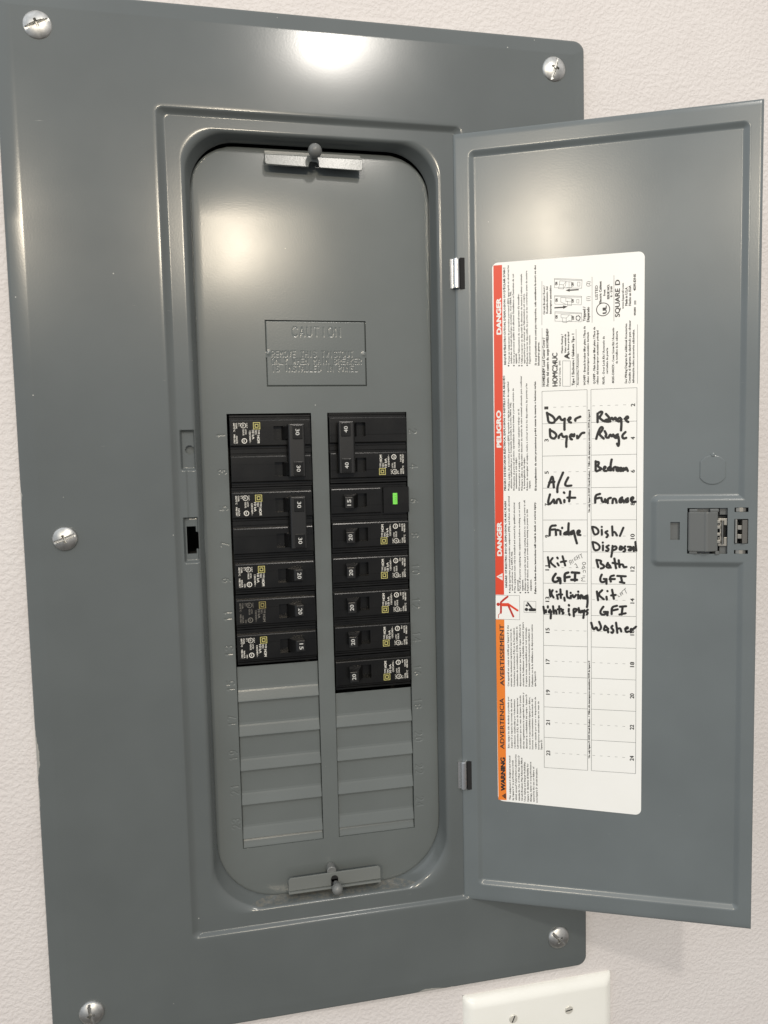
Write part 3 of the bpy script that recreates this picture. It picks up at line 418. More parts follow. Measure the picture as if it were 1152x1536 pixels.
# ---------------------------------------------------------------- breaker panel
PO=(0,0,-.36)
panel=thing('breaker_panel','grey enamelled steel breaker panel with its door swung open to the right','breaker panel',PO)
def part(mbx,name,mats,**k): return mbx.make(name,mats,panel,org=PO,**k)

# cover: rings of rounded rectangles from the outer edge down into the cavity
NC=12
ZL=lines((-225,-36,12),(-36,-29,1.4),(-29,-2,.55),(-2,5,.6),(5,33,2),(33,66,.55),(66,72,1.5),(72,205,10))[::-1]
NT=34
def ringpts(x0,x1,z0,z1,R):
    P=[]; RT,RB=R if isinstance(R,tuple) else (R,R)
    def corner(cx,cz,a0):
        for i in range(NC+1):
            a=math.radians(a0+90*i/NC); P.append((cx+R*math.cos(a),cz+R*math.sin(a)))
    R=RT; corner(x0+R,z1-R,90)
    zt,zb=z1-RT,z0+RB
    for z in ZL: P.append((x0,min(max(z,zb+.5),zt-.5)))
    R=RB; corner(x0+R,z0+R,180)
    for i in range(1,NT): P.append((x0+R+(x1-x0-2*R)*i/NT,z0))
    corner(x1-R,z0+R,270)
    for z in ZL[::-1]: P.append((x1,min(max(z,zb+.5),zt-.5)))
    R=RT; corner(x1-R,z1-R,0)
    for i in range(1,NT): P.append((x1-R-(x1-x0-2*R)*i/NT,z1))
    return np.array(P)
CX0,CX1,CZ0,CZ1=-196.2,197.1,-360.9,336.1
def tp(r): return r if isinstance(r,tuple) else (r,r)
def lerp(a,b,t): return [u+(v-u)*t for u,v in zip(a[:4],b[:4])]+[tuple(u+(v-u)*t for u,v in zip(tp(a[4]),tp(b[4])))]
OUT=[CX0,CX1,CZ0,CZ1,7]; G0=[-101,103,-292.2,269.4,4]; G1=[-96.6,98.6,-290.0,266.0,3]; LIP=[-87.6,88.6,-280.2,259.2,(21,24)]; HOL=[-82.4,83.0,-277.2,255.4,(30,44)]
def ins(r,k): return [r[0]+k,r[1]-k,r[2]+k,r[3]-k,max(.5,(r[4] if not isinstance(r[4],tuple) else r[4][0])-k*.5)]
rings=[(OUT,-6.6),(OUT,-1.1),(ins(OUT,.15),-.65),(ins(OUT,.5),-.25),(ins(OUT,1.1),0)]
for k in (2,3.5,5,7,9,10,10.6,11,11.4,12,14,18,22,27,32,38,44,50,56): rings.append((ins(OUT,k),0))
rings.append((lerp(ins(OUT,56),ins(G0,-3),.6),0)); rings.append((ins(G0,-3),0)); 
for k,dd in ((-1.2,0),(-.5,-.08),(0,-.3),(.35,-.6)): rings.append((ins(G0,k),dd))
FD=-2.6
for t_,dd in ((.35,-1.5),(.6,-2.1),(.8,-2.45),(1,FD)): rings.append((lerp(ins(G0,.35),G1,t_),dd))
for t_ in np.linspace(.04,.93,20): rings.append((lerp(G1,LIP,t_),FD))
for a in (0,15,32,50,68,85): 
    A_=math.radians(a); rings.append((lerp(LIP,HOL,.0+.62*math.sin(A_)),FD-3.2*(1-math.cos(A_))))
for t_,dd in ((.75,-9),(.9,-12.3),(1,-14.2),(1,-14.8)): rings.append((lerp(LIP,HOL,t_),dd))
VV=[];n_=0
for r_,dd in rings:
    P=ringpts(*r_); n_=len(P)
    X,Z=P[:,0],P[:,1]; D=np.full(n_,float(dd))
    if dd>-3.5 and r_[0]>-200:
        w_=1-sst(285,282,Z) if False else 0
        top=np.maximum(Z-285,0); D=D-np.where(Z>285,.00032*top**2,0)-np.where(Z>CZ1-11.2,(Z-(CZ1-11.2))*.20,0)
        D=D-np.where(X<CX0+11.2,((CX0+11.2)-X)*.055+((CX0+11.2)-X)**2*.004,0)
        D=D-np.where(X>CX1-9,(X-(CX1-9))*.05,0)
        D=D-np.where(Z<CZ0+9,((CZ0+9)-Z)*.05,0)
    if abs(dd-FD)<.3 :
        # pressed pockets in the left strip for the door catch
        def pocket(z0,z1,x0,x1,dep,s=1.3): return dep*sst(x0-.3,x0+s,X)*(1-sst(x1-s,x1+.6,X))*sst(z0-s,z0+s*.4,Z)*(1-sst(z1-.5*s,z1+s*.5,Z))
        D=D-pocket(36.5,62,-95.4,-85.2,3.0)-pocket(-26.3,3.2,-95.6,-84.8,3.0)-pocket(3.2,36.5,-92.5,-86.5,.7)
    VV.append(np.stack([X,-D,Z],-1))
V=np.concatenate(VV); F=[]; 
for k in range(len(rings)-1):
    for i in range(n_):
        j=(i+1)%n_; f=(k*n_+i,k*n_+j,(k+1)*n_+j,(k+1)*n_+i)
        c=(V[f[0]]+V[f[1]]+V[f[2]]+V[f[3]])/4
        if -98<c[0]<-84 and -c[1]>-7:
            x,z=c[0],c[2]
            if math.hypot(x+89.4,z-49.3)<3.0: continue
            if -93.9<x<-87.6 and -21.2<z<-2.6: continue
            if -93.9<x<-85.9 and -17.8<z<-6.4: continue
        F.append(f)
me=mesh('cover',V,F,[M_cover],None,True,PO); me.set_sharp_from_angle(angle=math.radians(55)); cover=obj('cover',me,panel)
bm=bmesh.new(); bm.from_mesh(me); bmesh.ops.recalc_face_normals(bm,faces=bm.faces)
bm.to_mesh(me); bm.free()
b_=MB(); b_.box(-96.5,-84.2,-9,-8.4,36,63); part(b_,'lock_backing',M_dead)

# enclosure behind the cover
b_=MB()
for a in ((-182,-180,-90,-7.2,-344,321),(180,182,-90,-7.2,-344,321),(-180,180,-90,-7.2,-344,-342),(-180,180,-90,-7.2,319,321),(-180,180,-90,-88,-342,319)): b_.box(*a)
part(b_,'enclosure',M_encl)

# dead front plate with embossed slot numbers
DF=-15.6; PX=[-64.3,-5.6,5.9,63.8]; ZT=72.08; PI_=25.4; ZO=73.7; ZE=ZT-12*PI_-7
BP=25.15; BT=72.3
def slotz(k): return ZT-PI_*(k+.5)
segs=[]
for k in range(12):
    z=slotz(k); s_=str(2*k+1); h=5.4; ad=4.6
    L=textlen(len(s_),h,ad); segs+=engrave(s_,-65.9,z-L/2,(0,1),(-1,0),h,ad,.5)
    s_=str(2*k+2); L=textlen(len(s_),h,ad); segs+=engrave(s_,65.6,z+L/2,(0,-1),(1,0),h,ad,.5)
xs=lines(-76,-73.5,-45,-50,-55,-60,45,50,55,60,(-72.5,-65.2,.35),-64.8,PX[0],PX[1],PX[2],PX[3],64.3,(65,72.4,.35),73.5,76,-40,-35.9,0,35.2,40,-20,20)
zl=[(-250,ZE-3,5),(BT,ZO,1),ZE,(ZO,92.3,4),92.3,138.2,(138.2,206,8)]
for k in range(12):
    z=slotz(k); zl.append((z-5,z+5,.35))
zs=lines(*zl)
h=lambda X,Z: DF-.26*(1-sst(.15,.5,segdist(X,Z,segs)))
keep=lambda X,Z: ~(((X>PX[0])&(X<PX[1])|(X>PX[2])&(X<PX[3]))&(Z<ZO)&(Z>ZE)) & ~((X>-35.9)&(X<35.2)&(Z>92.3)&(Z<138.2))
V,F=tensor(xs,zs,h,keep)
V=V.tolist()
# rim: from the grid's border out to the rounded outline with a rolled edge
key={(round(v[0],3),round(v[2],3)):i for i,v in enumerate(V)}
bord=[(x,zs[-1]) for x in xs]+[(xs[-1],z) for z in zs[::-1][1:]]+[(x,zs[0]) for x in xs[::-1][1:]]+[(xs[0],z) for z in zs[1:-1]]
bi=[key[(round(x,3),round(z,3))] for x,z in bord]
def outlines(o):   # every border point matched to a point of the rounded rectangle, corners by arc length
    X0,X1,Z0,Z1=-84.0+o,84.6-o,-281.0+o,254.2-o; RT,RB=32-o,46-o
    res=[None]*len(bord); gx0,gx1,gz0,gz1=xs[0],xs[-1],zs[0],zs[-1]
    for sx in (-1,1):
        for sz in (-1,1):
            R=RT if sz>0 else RB
            cx=(X1-R) if sx>0 else (X0+R); cz=(Z1-R) if sz>0 else (Z0+R)
            ex=gx1 if sx>0 else gx0; ez=gz1 if sz>0 else gz0
            lx=abs(ex-cx); lz=abs(ez-cz) if (ez-cz)*sz>0 else 8.0
            cz2=ez-sz*lz
            for i,(x,z) in enumerate(bord):
                if abs(z-ez)<1e-6 and (x-cx)*sx>0: s_=abs(x-cx)
                elif abs(x-ex)<1e-6 and (z-cz2)*sz>=0: s_=lx+abs(ez-z)
                else: continue
                a=math.pi/2*(1-s_/(lx+lz)); res[i]=(cx+sx*R*math.cos(a),cz+sz*R*math.sin(a))
            ends[(sx,sz)]=(cz,cz2)
    for i,(x,z) in enumerate(bord):
        if res[i]: continue
        if abs(z-gz1)<1e-6: res[i]=(x,Z1)
        elif abs(z-gz0)<1e-6: res[i]=(x,Z0)
        else:
            sx=1 if abs(x-gx1)<1e-6 else -1
            (ct,bt),(cb,bb)=ends[(sx,1)],ends[(sx,-1)]; t=(z-bb)/(bt-bb); res[i]=(X1 if sx>0 else X0, cb+t*(ct-cb))
    return res
ends={}
prev=bi; nb=len(bi)
for o,dd in ((2.4,0),(1.6,-.12),(.9,-.45),(.3,-1.1),(0,-2.0),(0,-5)):
    cur=[]
    for px,pz in outlines(o):
        cur.append(len(V)); V.append((px,-(DF+dd),pz))
    for i in range(nb):
        j=(i+1)%nb; F.append((prev[i],prev[j],cur[j],cur[i]))
    prev=cur
# thickness returned round the openings
def rim(x0,x1,z0,z1):
    n=len(V)
    for x,z in ((x0,z0),(x1,z0),(x1,z1),(x0,z1)): V.append((x,-DF,z)); V.append((x,-(DF-2.2),z))
    for i in range(4):
        a=n+2*i; c=n+2*((i+1)%4); F.append((a,c,c+1,a+1))
rim(PX[0],PX[1],ZE,ZO); rim(PX[2],PX[3],ZE,ZO); rim(-35.9,35.2,92.3,138.2)
me=mesh('dead_front',V,F,[M_dead],None,True,PO)
bm=bmesh.new(); bm.from_mesh(me); bmesh.ops.recalc_face_normals(bm,faces=bm.faces); bm.to_mesh(me); bm.free(); me.set_sharp_from_angle(angle=math.radians(60))
obj('dead_front',me,panel)

# caution twist-out plate, punched lettering
sg=engrave('CAUTION',-16.8,127.2,(1,0),(0,1),6.2,5.05,.53)
for s_,z in (('REMOVE THIS TWISTOUT',112.9),('ONLY WHEN MAIN BREAKER',107.9),('IS INSTALLED IN PANEL',102.9)):
    sg+=engrave(s_,-31.8,z,(1,0),(0,1),3.9,2.92,.48)
x0,x1,z0,z1=-35.8,35.1,92.4,138.1
xs=lines(x0,x0+.05,x0+.5,x0+.9,(x0+1.2,x1-1.2,.34),x1-.9,x1-.5,x1-.05,x1); zs=lines(z0,z0+.05,z0+.5,z0+.9,(z0+1.2,z1-1.2,.34),z1-.9,z1-.5,z1-.05,z1)
def h(X,Z):
    e_=np.minimum(np.minimum(X-x0,x1-X),np.minimum(Z-z0,z1-Z))
    tab=(np.abs(Z-114.5)<2.2)
    H=DF-.1-.25*(1-sst(.06,.36,segdist(X,Z,sg)))-np.where(tab,0,1.5*(1-sst(.2,.9,e_)))
    H=H+.55*np.exp(-((Z-115.3)**2+(X-x0-1.6)**2)/1.6)+.55*np.exp(-((Z-115)**2+(X-x1+1.6)**2)/1.6)
    return H
V,F=tensor(xs,zs,h); me=mesh('caution_plate',V,F,[M_dead],None,True,PO); obj('caution_plate',me,panel)

# unused slots: louvred twist-out fillers
def filler(k0,x0,x1,short=False):
    zt=ZT-PI_*k0; hh=7.0 if short else PI_
    xs=lines(x0+.15,x0+.3,x0+.8,x1-.8,x1-.3,x1-.15)
    if short: pr=[(0,-2.4),(.3,-2.3),(2,-1.4),(5.2,-.5),(6.4,-.25),(6.9,-.5)]
    else: pr=[(0.05,-1.95),(.3,-1.93),(1.2,-1.9),(15.5,-1.75),(17,-1.55),(18.2,-1.2),(24.2,.35),(24.9,.5),(25.15,.3),(25.3,-.6),(25.35,-2.6)]
    zs=np.array([zt-a for a,_ in pr][::-1]); hv=np.array([c for _,c in pr][::-1])
    def h(X,Z): 
        H=DF+np.interp(Z,zs,hv); e_=np.minimum(X-x0,x1-X); return H-np.where(e_<.2,1.6,np.where(e_<.5,.35,0))
    V,F=tensor(xs,zs,h)
    me=mesh('filler_plate',V,F,[M_dead],None,False,PO); return obj('filler_plate',me,panel)
for k in range(7,12): filler(k,PX[0],PX[1])
for k in range(8,12): filler(k,PX[2],PX[3])
filler(12,PX[0],PX[1],True); filler(12,PX[2],PX[3],True)

# cover screws: slotted truss heads
def screw(x,z,rot,R=8.6):
    nr,na=30,96; V=[];F=[]
    c,s_=math.cos(rot),math.sin(rot)
    rr=np.concatenate([np.linspace(0.0,R*.93,nr),[R*.98,R,R]]); 
    for i,r in enumerate(rr):
        for j in range(na):
            a=2*math.pi*j/na; px,pz=r*math.cos(a),r*math.sin(a); u,v=px*c+pz*s_,-px*s_+pz*c
            hgt=1.0+3.3*(1-(r/R)**2)**.75 if r<R*.97 else (.8 if i==len(rr)-3 else (.4 if i==len(rr)-2 else -3))
            sl=1.9*(1-sst(.55,.95,abs(v)))*(1 if r<R*.9 else .3); cr_=2.4*(1-sst(.5,.9,abs(u)))*(1-sst(2.1,2.7,abs(v)))
            hgt=min(hgt,(2.0 if r<R*.95 else hgt)+2.6*sst(.8,1.05,abs(v))); hgt=min(hgt,1.4+3*max(sst(.5,.8,abs(u)),sst(2.3,2.8,abs(v)))) if r<4 else hgt
            V.append((x+px,-hgt,z+pz))
    for i in range(len(rr)-1):
        for j in range(na):
            k=(j+1)%na; F.append((i*na+j,i*na+k,(i+1)*na+k,(i+1)*na+j))
    me=mesh('screw',V,F,[M_zinc],None,True,PO); bm=bmesh.new(); bm.from_mesh(me); bmesh.ops.remove_doubles(bm,verts=bm.verts,dist=1e-6); bmesh.ops.recalc_face_normals(bm,faces=bm.faces); bm.to_mesh(me); bm.free(); me.set_sharp_from_angle(angle=math.radians(50))
    o=obj('screw',me,panel); return o
for x,z,r,R in ((-170,313.6,.42,9.0),(173,313.6,1.25,9.0),(-170.4,-6.8,.35,8.0),(-170.2,-334,1.75,8.4),(173,-334,-.75,8.6)):
    o=screw(x,z,r,R)
    if z>300: 
        o.location=(0,.0014,0)

# dead-front retaining brackets and push pins
b_=MB()
P=[(-32.6,246.8),(-32.6,241.6),(-31.4,240.0),(-6.6,239.6),(-3.2,239.6),(-2.6,242.2),(-1.6,243.4),(2.2,243.4),(3.6,242.2),(4.2,239.5),(30,239.0),(33.4,238.8),(34.3,240.4),(34.3,246.8)]
n=len(P)
tilt=lambda z: -7.0-(z-239)*.10
V=[(x,-tilt(z),z) for x,z in P]+[(x,-(tilt(z)-1.3),z) for x,z in P]
b_.add(V,[tuple(range(n)),tuple(range(n,2*n))]+[(i,(i+1)%n,n+(i+1)%n,n+i) for i in range(n)])
part(b_,'retaining_bracket',M_clip,bevel=.35)
b_=MB(); b_.box(-32.4,34.1,-14.8,-8.6,247.0,248.2); b_.box(-32.4,34.1,-14.8,-13.6,248.4,251.6); part(b_,'bracket_shelf',M_clip,bevel=.35)
def ballpin(x,z,d0,r,sh):
    b_=MB(); prof=[(sh,d0-9),(sh,d0-r*.9)]+[(r*math.sin(a),d0-r*math.cos(a)) for a in np.linspace(.55,math.pi-.02,12)]
    b_.lathe(prof,x,z,n=24); part(b_,'push_pin',M_knob,smooth=True,flat=60)
ballpin(.6,247.6,.2,4.7,2.6)
b_=MB(); P=[(-33.0,-271.6),(-33.0,-263.5),(-31.6,-262.0),(33.4,-261.4),(35.0,-263),(35.0,-271.2)]
n=len(P); t2=lambda z:-7.2; V=[(x,-t2(z),z) for x,z in P]+[(x,-(t2(z)-1.3),z) for x,z in P]
b_.add(V,[tuple(range(n)),tuple(range(n,2*n))]+[(i,(i+1)%n,n+(i+1)%n,n+i) for i in range(n)])
b_.box(-33,35,-14.6,-5.4,-273.0,-271.7)
part(b_,'retaining_bracket',M_clip,bevel=.35)
b_=MB(); b_.lathe([(3.4,-14.9),(3.4,-8.5),(2.8,-8.0),(2.2,-8.2)],-1.2,-261.2,n=22); part(b_,'pin_collar',M_knob,smooth=True)
b_=MB(); b_.lathe([(2.6,-7.3),(2.6,-6.7)],0.6,-266.4,n=18); b_.box(-2.0,3.2,-7.3,-6.7,-271.5,-266.4); part(b_,'pin_slot',M_dark)
b_=MB(); V=[]
pr=[(1.9,-12),(1.9,-3.0)]+[(4.0*math.sin(a),1-4.0*math.cos(a)) for a in np.linspace(.5,math.pi-.02,12)]
b_.lathe(pr,1.4,-269.6,n=24); part(b_,'push_pin',M_knob,smooth=True,flat=60)

# hinges
for zc in (169.6,-196.2):
    b_=MB(); b_.lathe([(2.2,-10.4),(2.5,-10.1),(2.5,10.1),(2.2,10.4)],(98.6,-.9),zc,ax='z',n=20)
    b_.box(94.6,98.6,-2.5,-1.7,zc-10.2,zc+10.2)
    o=part(b_,'hinge_barrel',M_hinge,smooth=True,flat=35)
    b_=MB(); b_.box(101.0,104.3,-.1,.9,zc-10.9,zc+10.7); part(b_,'hinge_slot_shade',M_dark)  # solid near-black block, the slot's shade put into its colour

# ---------------------------------------------------------------- the door
ANG=.4208
door=bpy.data.objects.new('door',None)
FDD=-2.1    # the pressed field lies this far behind the door's border
DW,DZ0,DZ1=200.6,-293.0,265.2
def fil(s,a,c,r): # straight ramp with small fillets at both ends
    t=np.linspace(a-r,c+r,161); y=np.clip((t-a)/(c-a),0,1); k=np.ones(int(161*r/(c-a+2*r))|1); k/=k.sum(); y=np.convolve(np.pad(y,len(k)//2,mode='edge'),k,'valid'); return np.interp(s,t,y)
def field(X,Z):
    a=rbox(X,Z,12.2,191.0,-279.2,251.3,3.0)
    n_=rbox(X,Z,135.2,230.0,-36.2,9.0,3.0)
    return np.maximum(a,-n_)
xs=lines(0,.6,1.5,2.3,(2.3,9,3),(9,17,.4),(17,132,6),(132,140,.5),(140,187,4),145.5,151.6,156.4,182,186.2,194.9,(187,196,.4),(196,199.6,1.2),200.2,DW)
zs=lines(DZ0,-292.5,-291.5,(-291.5,-284,2.5),(-284,-274,.4),(-274,-42,6),(-42,-30,.5),(-30,3,3),(3,14,.5),(14,246,6),(246,256,.4),(256,263.8,2.5),264.7,DZ1,-29,2.2,-19.5,-7.3,-.6,2.4,-26.3,-28.9,-22,-5.3,158.9,180.3,-207.0,-185.4)
def h(X,Z):
    H=FDD*(1-fil(field(X,Z),-2.1,1.3,1.35))
    e_=np.minimum(np.minimum(X,DW-X),np.minimum(Z-DZ0,DZ1-Z)); return H-.55*(1-sst(0,1.2,e_))**2
def keep(X,Z):
    def in_(a,b,c,d): return (X>a)&(X<b)&(Z>c)&(Z<d)
    return ~(in_(145.5,151.6,-19.5,-7.3)|in_(156.4,182,-29,2.2)|in_(186.2,194.9,-.6,2.4)|in_(186.2,194.9,-28.9,-26.3)|in_(186.2,194.9,-22,-5.3)|in_(1.5,4.6,158.9,180.3)&False)
V,F=tensor(xs,zs,h,keep)
# second skin 1 mm behind, and edges
n=len(V); V2=V.copy(); V2[:,1]+=1.0
FF=[tuple(f) for f in F]+[tuple(n+i for i in f[::-1]) for f in F]
from collections import Counter
ec=Counter()
for f in F:
    for i in range(4): ec[frozenset((f[i],f[(i+1)%4]))]+=1
for f in F:
    for i in range(4):
        a,c=f[i],f[(i+1)%4]
        if ec[frozenset((a,c))]==1: FF.append((c,a,n+a,n+c))
me=mesh('door',np.concatenate([V,V2]),FF,[M_door],None,True); me.set_sharp_from_angle(angle=math.radians(60))
door=obj('door',me,panel,(.0978,.0021,.36)); door.rotation_euler=(0,0,-ANG)
def dpart(mbx,name,mats,**k): return mbx.make(name,mats,door,**k)

# directory label, its printing and the handwriting
LD=FDD+.12
b_=MB(); P=[]
for cx,cz,a0 in ((30.2,171.6,90),(30.2,-211.2,180),(123.4,-213.6,270),(124.3,171.8,0)):
    for i in range(7): a=math.radians(a0+15*i); P.append((cx+4*math.cos(a),cz+4*math.sin(a)))
b_.poly(P,LD+.05); dpart(b_,'directory_label',M_paper,fix=False)
b_=MB(); PD=LD+.12
MI={'k':0,'g':1,'w':2}
mats=[M_ink,M_gink,M_white,M_red,M_orange,M_line,M_dred,M_paper]
def quad(x0,x1,z0,z1,d,mi): b_.poly([(x0,z0),(x1,z0),(x1,z1),(x0,z1)],d,mi)
b_.poly([(27.1,173.8),(33.1,173.8),(32.2,-60.2),(26.1,-60.2)],PD-.03,3); b_.poly([(26.0,-78.5),(32.2,-78.5),(32.5,-214.3),(26.6,-214.3)],PD-.03,4)
for st,x,za,zb,cap,bold,mt in TEXTS: b_.text(st,x,za,zb,cap*(1.08 if cap<1.8 else 1),bold+(1.2 if cap<1.8 else 0),PD,MI[mt])
for x,z in BUL: b_.poly([(x+.55*math.cos(a*math.pi/4),z+.55*math.sin(a*math.pi/4)) for a in range(8)],PD,0)
for w_,pl in LINES: b_.thin(pl,w_,PD,0 if w_>.4 else 5)
for tr in ARROWS: b_.poly(tr,PD+.02,0)
b_.ring(ULC[0],ULC[1],4.35,.55,PD,0)
b_.poly([(31.3,-49.7),(31.3,-44.3),(26.9,-47.0)],PD-.01,2); b_.poly([(32.0,-213.4),(32.0,-208.9),(29.0,-211.2)],PD,0)
quad(28.5,30.9,-47.25,-46.75,PD+.01,3); quad(29.8,31.2,-211.35,-211.05,PD+.02,4)
# pictograms
(px,pz),(qx,qz),(rx,rz)=DISC
for i,bx in enumerate(PBOX): b_.poly(bx,PD-.02,7); b_.thin(bx+[bx[0]],.2,PD,5)
for w_,pl in FIG: b_.stroke(pl,w_,PD+.02,3 if w_>1.45 else 6)
b_.poly([(px+1.25*math.cos(a*math.pi/8),pz+1.25*math.sin(a*math.pi/8)) for a in range(16)],PD+.02,6)
for w_,pl in MANFIG: b_.stroke(pl,w_,PD+.02,0)
b_.poly([(qx+1.25*math.cos(a*math.pi/8),qz+1.25*math.sin(a*math.pi/8)) for a in range(16)],PD+.02,0)
b_.poly([(rx-1.1,rz+.2),(rx+.2,rz-1.0),(rx+1.2,rz),(rx,rz+1.1)],PD+.02,0)
# directory table
TX=[60.0,90.6,93.2,123.6]; TZ0,TZ1=84.9,-187.3; ce=(TZ0-TZ1)/12
for x in TX: quad(x-.12,x+.12,TZ1,TZ0,PD,5)
for k in range(13):
    z=TZ0-k*ce; quad(TX[0],TX[1],z-.11,z+.11,PD+.003,5); quad(TX[2],TX[3],z-.11,z+.11,PD+.003,5)
    if k<12:
        zc=z-ce/2
        for q_ in range(5): quad(67.7+q_*5.05,69.7+q_*5.05,zc-.09,zc+.09,PD+.003,5); quad(93.9+q_*5.15,95.8+q_*5.15,zc-.09,zc+.09,PD+.003,5)
        for s_,x in ((str(2*k+1),64.2),(str(2*k+2),122.3)):
            L=1.75*len(s_); b_.text(s_,x,zc-L/2-.3,zc+L/2-.3,2.8,.9,PD+.004,0)
dpart(b_,'printed_text',mats,fix=False)
b_=MB()
for row in HAND:
    w_=row[0]; pts=[(row[i],row[i+1]) for i in range(1,len(row),2)]
    # round the traced strokes off
    for _ in range(2 if len(pts)>2 else 0):
        q_=[pts[0]]
        for a,c in zip(pts[:-1],pts[1:]): q_+=[(a[0]*.75+c[0]*.25,a[1]*.75+c[1]*.25),(a[0]*.25+c[0]*.75,a[1]*.25+c[1]*.75)]
        pts=q_+[pts[-1]]
    b_.stroke(pts,w_*(1.48 if w_>.5 else 1.1),PD+.05,0 if w_>.5 else 1)
dpart(b_,'handwriting',[M_marker,M_pen],fix=False)

# latch, its housing and the knockout
b_=MB(); b_.box(140,199,-8.5,-7.5,-35,8); b_.box(140,141,-7.5,-1.3,-35,8); b_.box(198,199,-7.5,-1.6,-35,8); b_.box(141,198,-7.5,-1.3,7,8); b_.box(141,198,-7.5,-1.3,-35,-34)
b_.box(143,153,-3.2,-2.4,-23,-4,1); b_.box(177.5,184,-3.4,-2.6,-2.5,3,1); b_.box(177.5,184,-3.4,-2.6,-30,-23.5,1); b_.box(162,171,-3.0,-2.2,-.4,3,1); b_.box(162,171,-3.0,-2.2,-30,-27,1)
dpart(b_,'latch_housing',[M_encl,M_latch])
b_=MB(); P=[(156.9,-2.2),(156.9,1.0),(158.0,1.5),(166.4,3.4),(167.6,4.1),(168.8,4.0),(175.6,.9),(176.2,-2.2)]
b_.prism(P,-27.2,-.4)
b_.prism([(157.6,-2.2),(157.6,.4),(162.6,1.5),(162.6,-2.2)],-.5,1.6); b_.prism([(157.6,-2.2),(157.6,.4),(162.6,1.5),(162.6,-2.2)],-29.0,-27.1)
b_.prism([(170.6,-2.2),(170.6,1.8),(176.4,.5),(176.4,-2.2)],-.5,1.7); b_.prism([(174.2,-2.2),(174.2,1.2),(176.9,.4),(176.9,-2.2)],-29.6,-27.1)
dpart(b_,'latch_slider',M_latch,bevel=.55)
b_=MB()
b_.box(177.0,178.0,-3,.4,-21.0,-7.6); b_.box(176.2,181.8,-1.6,-.8,-9.6,-5.0); b_.box(176.2,181.8,-1.6,-.8,-23.8,-17.8)
b_.prism([(178.2,.5),(178.9,1.1),(180.4,-1.6),(179.6,-2)],-22.4,-6.2)
for z in (-7.0,-10.8,-15.6,-20.6): b_.prism([(175.2,-1),(175.2,1.0),(177.2,1.3),(178.2,-.6)],z-1.1,z+1.1)
dpart(b_,'latch_spring',M_spring,bevel=.25)
b_=MB()
b_.prism([(186.5,-3),(186.5,1.2),(187.6,1.6),(188.6,-3)],-21.6,-5.5); b_.prism([(190.2,-3),(190.8,2.0),(194.7,-.4),(194.7,-3)],-21.8,-6.0)
b_.prism([(188.0,-2.6),(188.0,.4),(190.6,1.0),(190.6,-2.6)],-12.6,-9.6); b_.prism([(188.0,-2.6),(188.0,.4),(190.6,1.0),(190.6,-2.6)],-18.6,-15.6)
for z in (.9,-27.6):
    b_.prism([(187.2,-3.2),(187.2,-1.4),(189.4,-.5),(191.6,-.5),(193.8,-1.4),(193.8,-3.2)],z-1.5,z+1.4)
dpart(b_,'latch_clip',M_spring,bevel=.25)
b_=MB(); P=[]
for i in range(32):
    a=2*math.pi*i/32; P.append((172.5+min(max(9.6*math.cos(a),-8.0),8.0),27.9+9.9*math.sin(a)))
n=len(P); gg=.45
V=[(x,-(FDD+.42),z) for x,z in P]; cx,cz=172.5,27.9
V+=[(cx+(x-cx)*.965,-(FDD+.6),cz+(z-cz)*.95) for x,z in P]; V+=[(cx+(x-cx)*1.012,-(FDD-.3),cz+(z-cz)*1.012) for x,z in P]
b_.add(V,[tuple(range(n,2*n))]+[(i,(i+1)%n,n+(i+1)%n,n+i) for i in range(n)]+[(i,(i+1)%n,2*n+(i+1)%n,2*n+i) for i in range(n)])
b_.lathe([(1.5,FDD),(1.4,FDD+.7),(.8,FDD+.95)],172.6,38.0,n=12)
dpart(b_,'knockout',M_door)

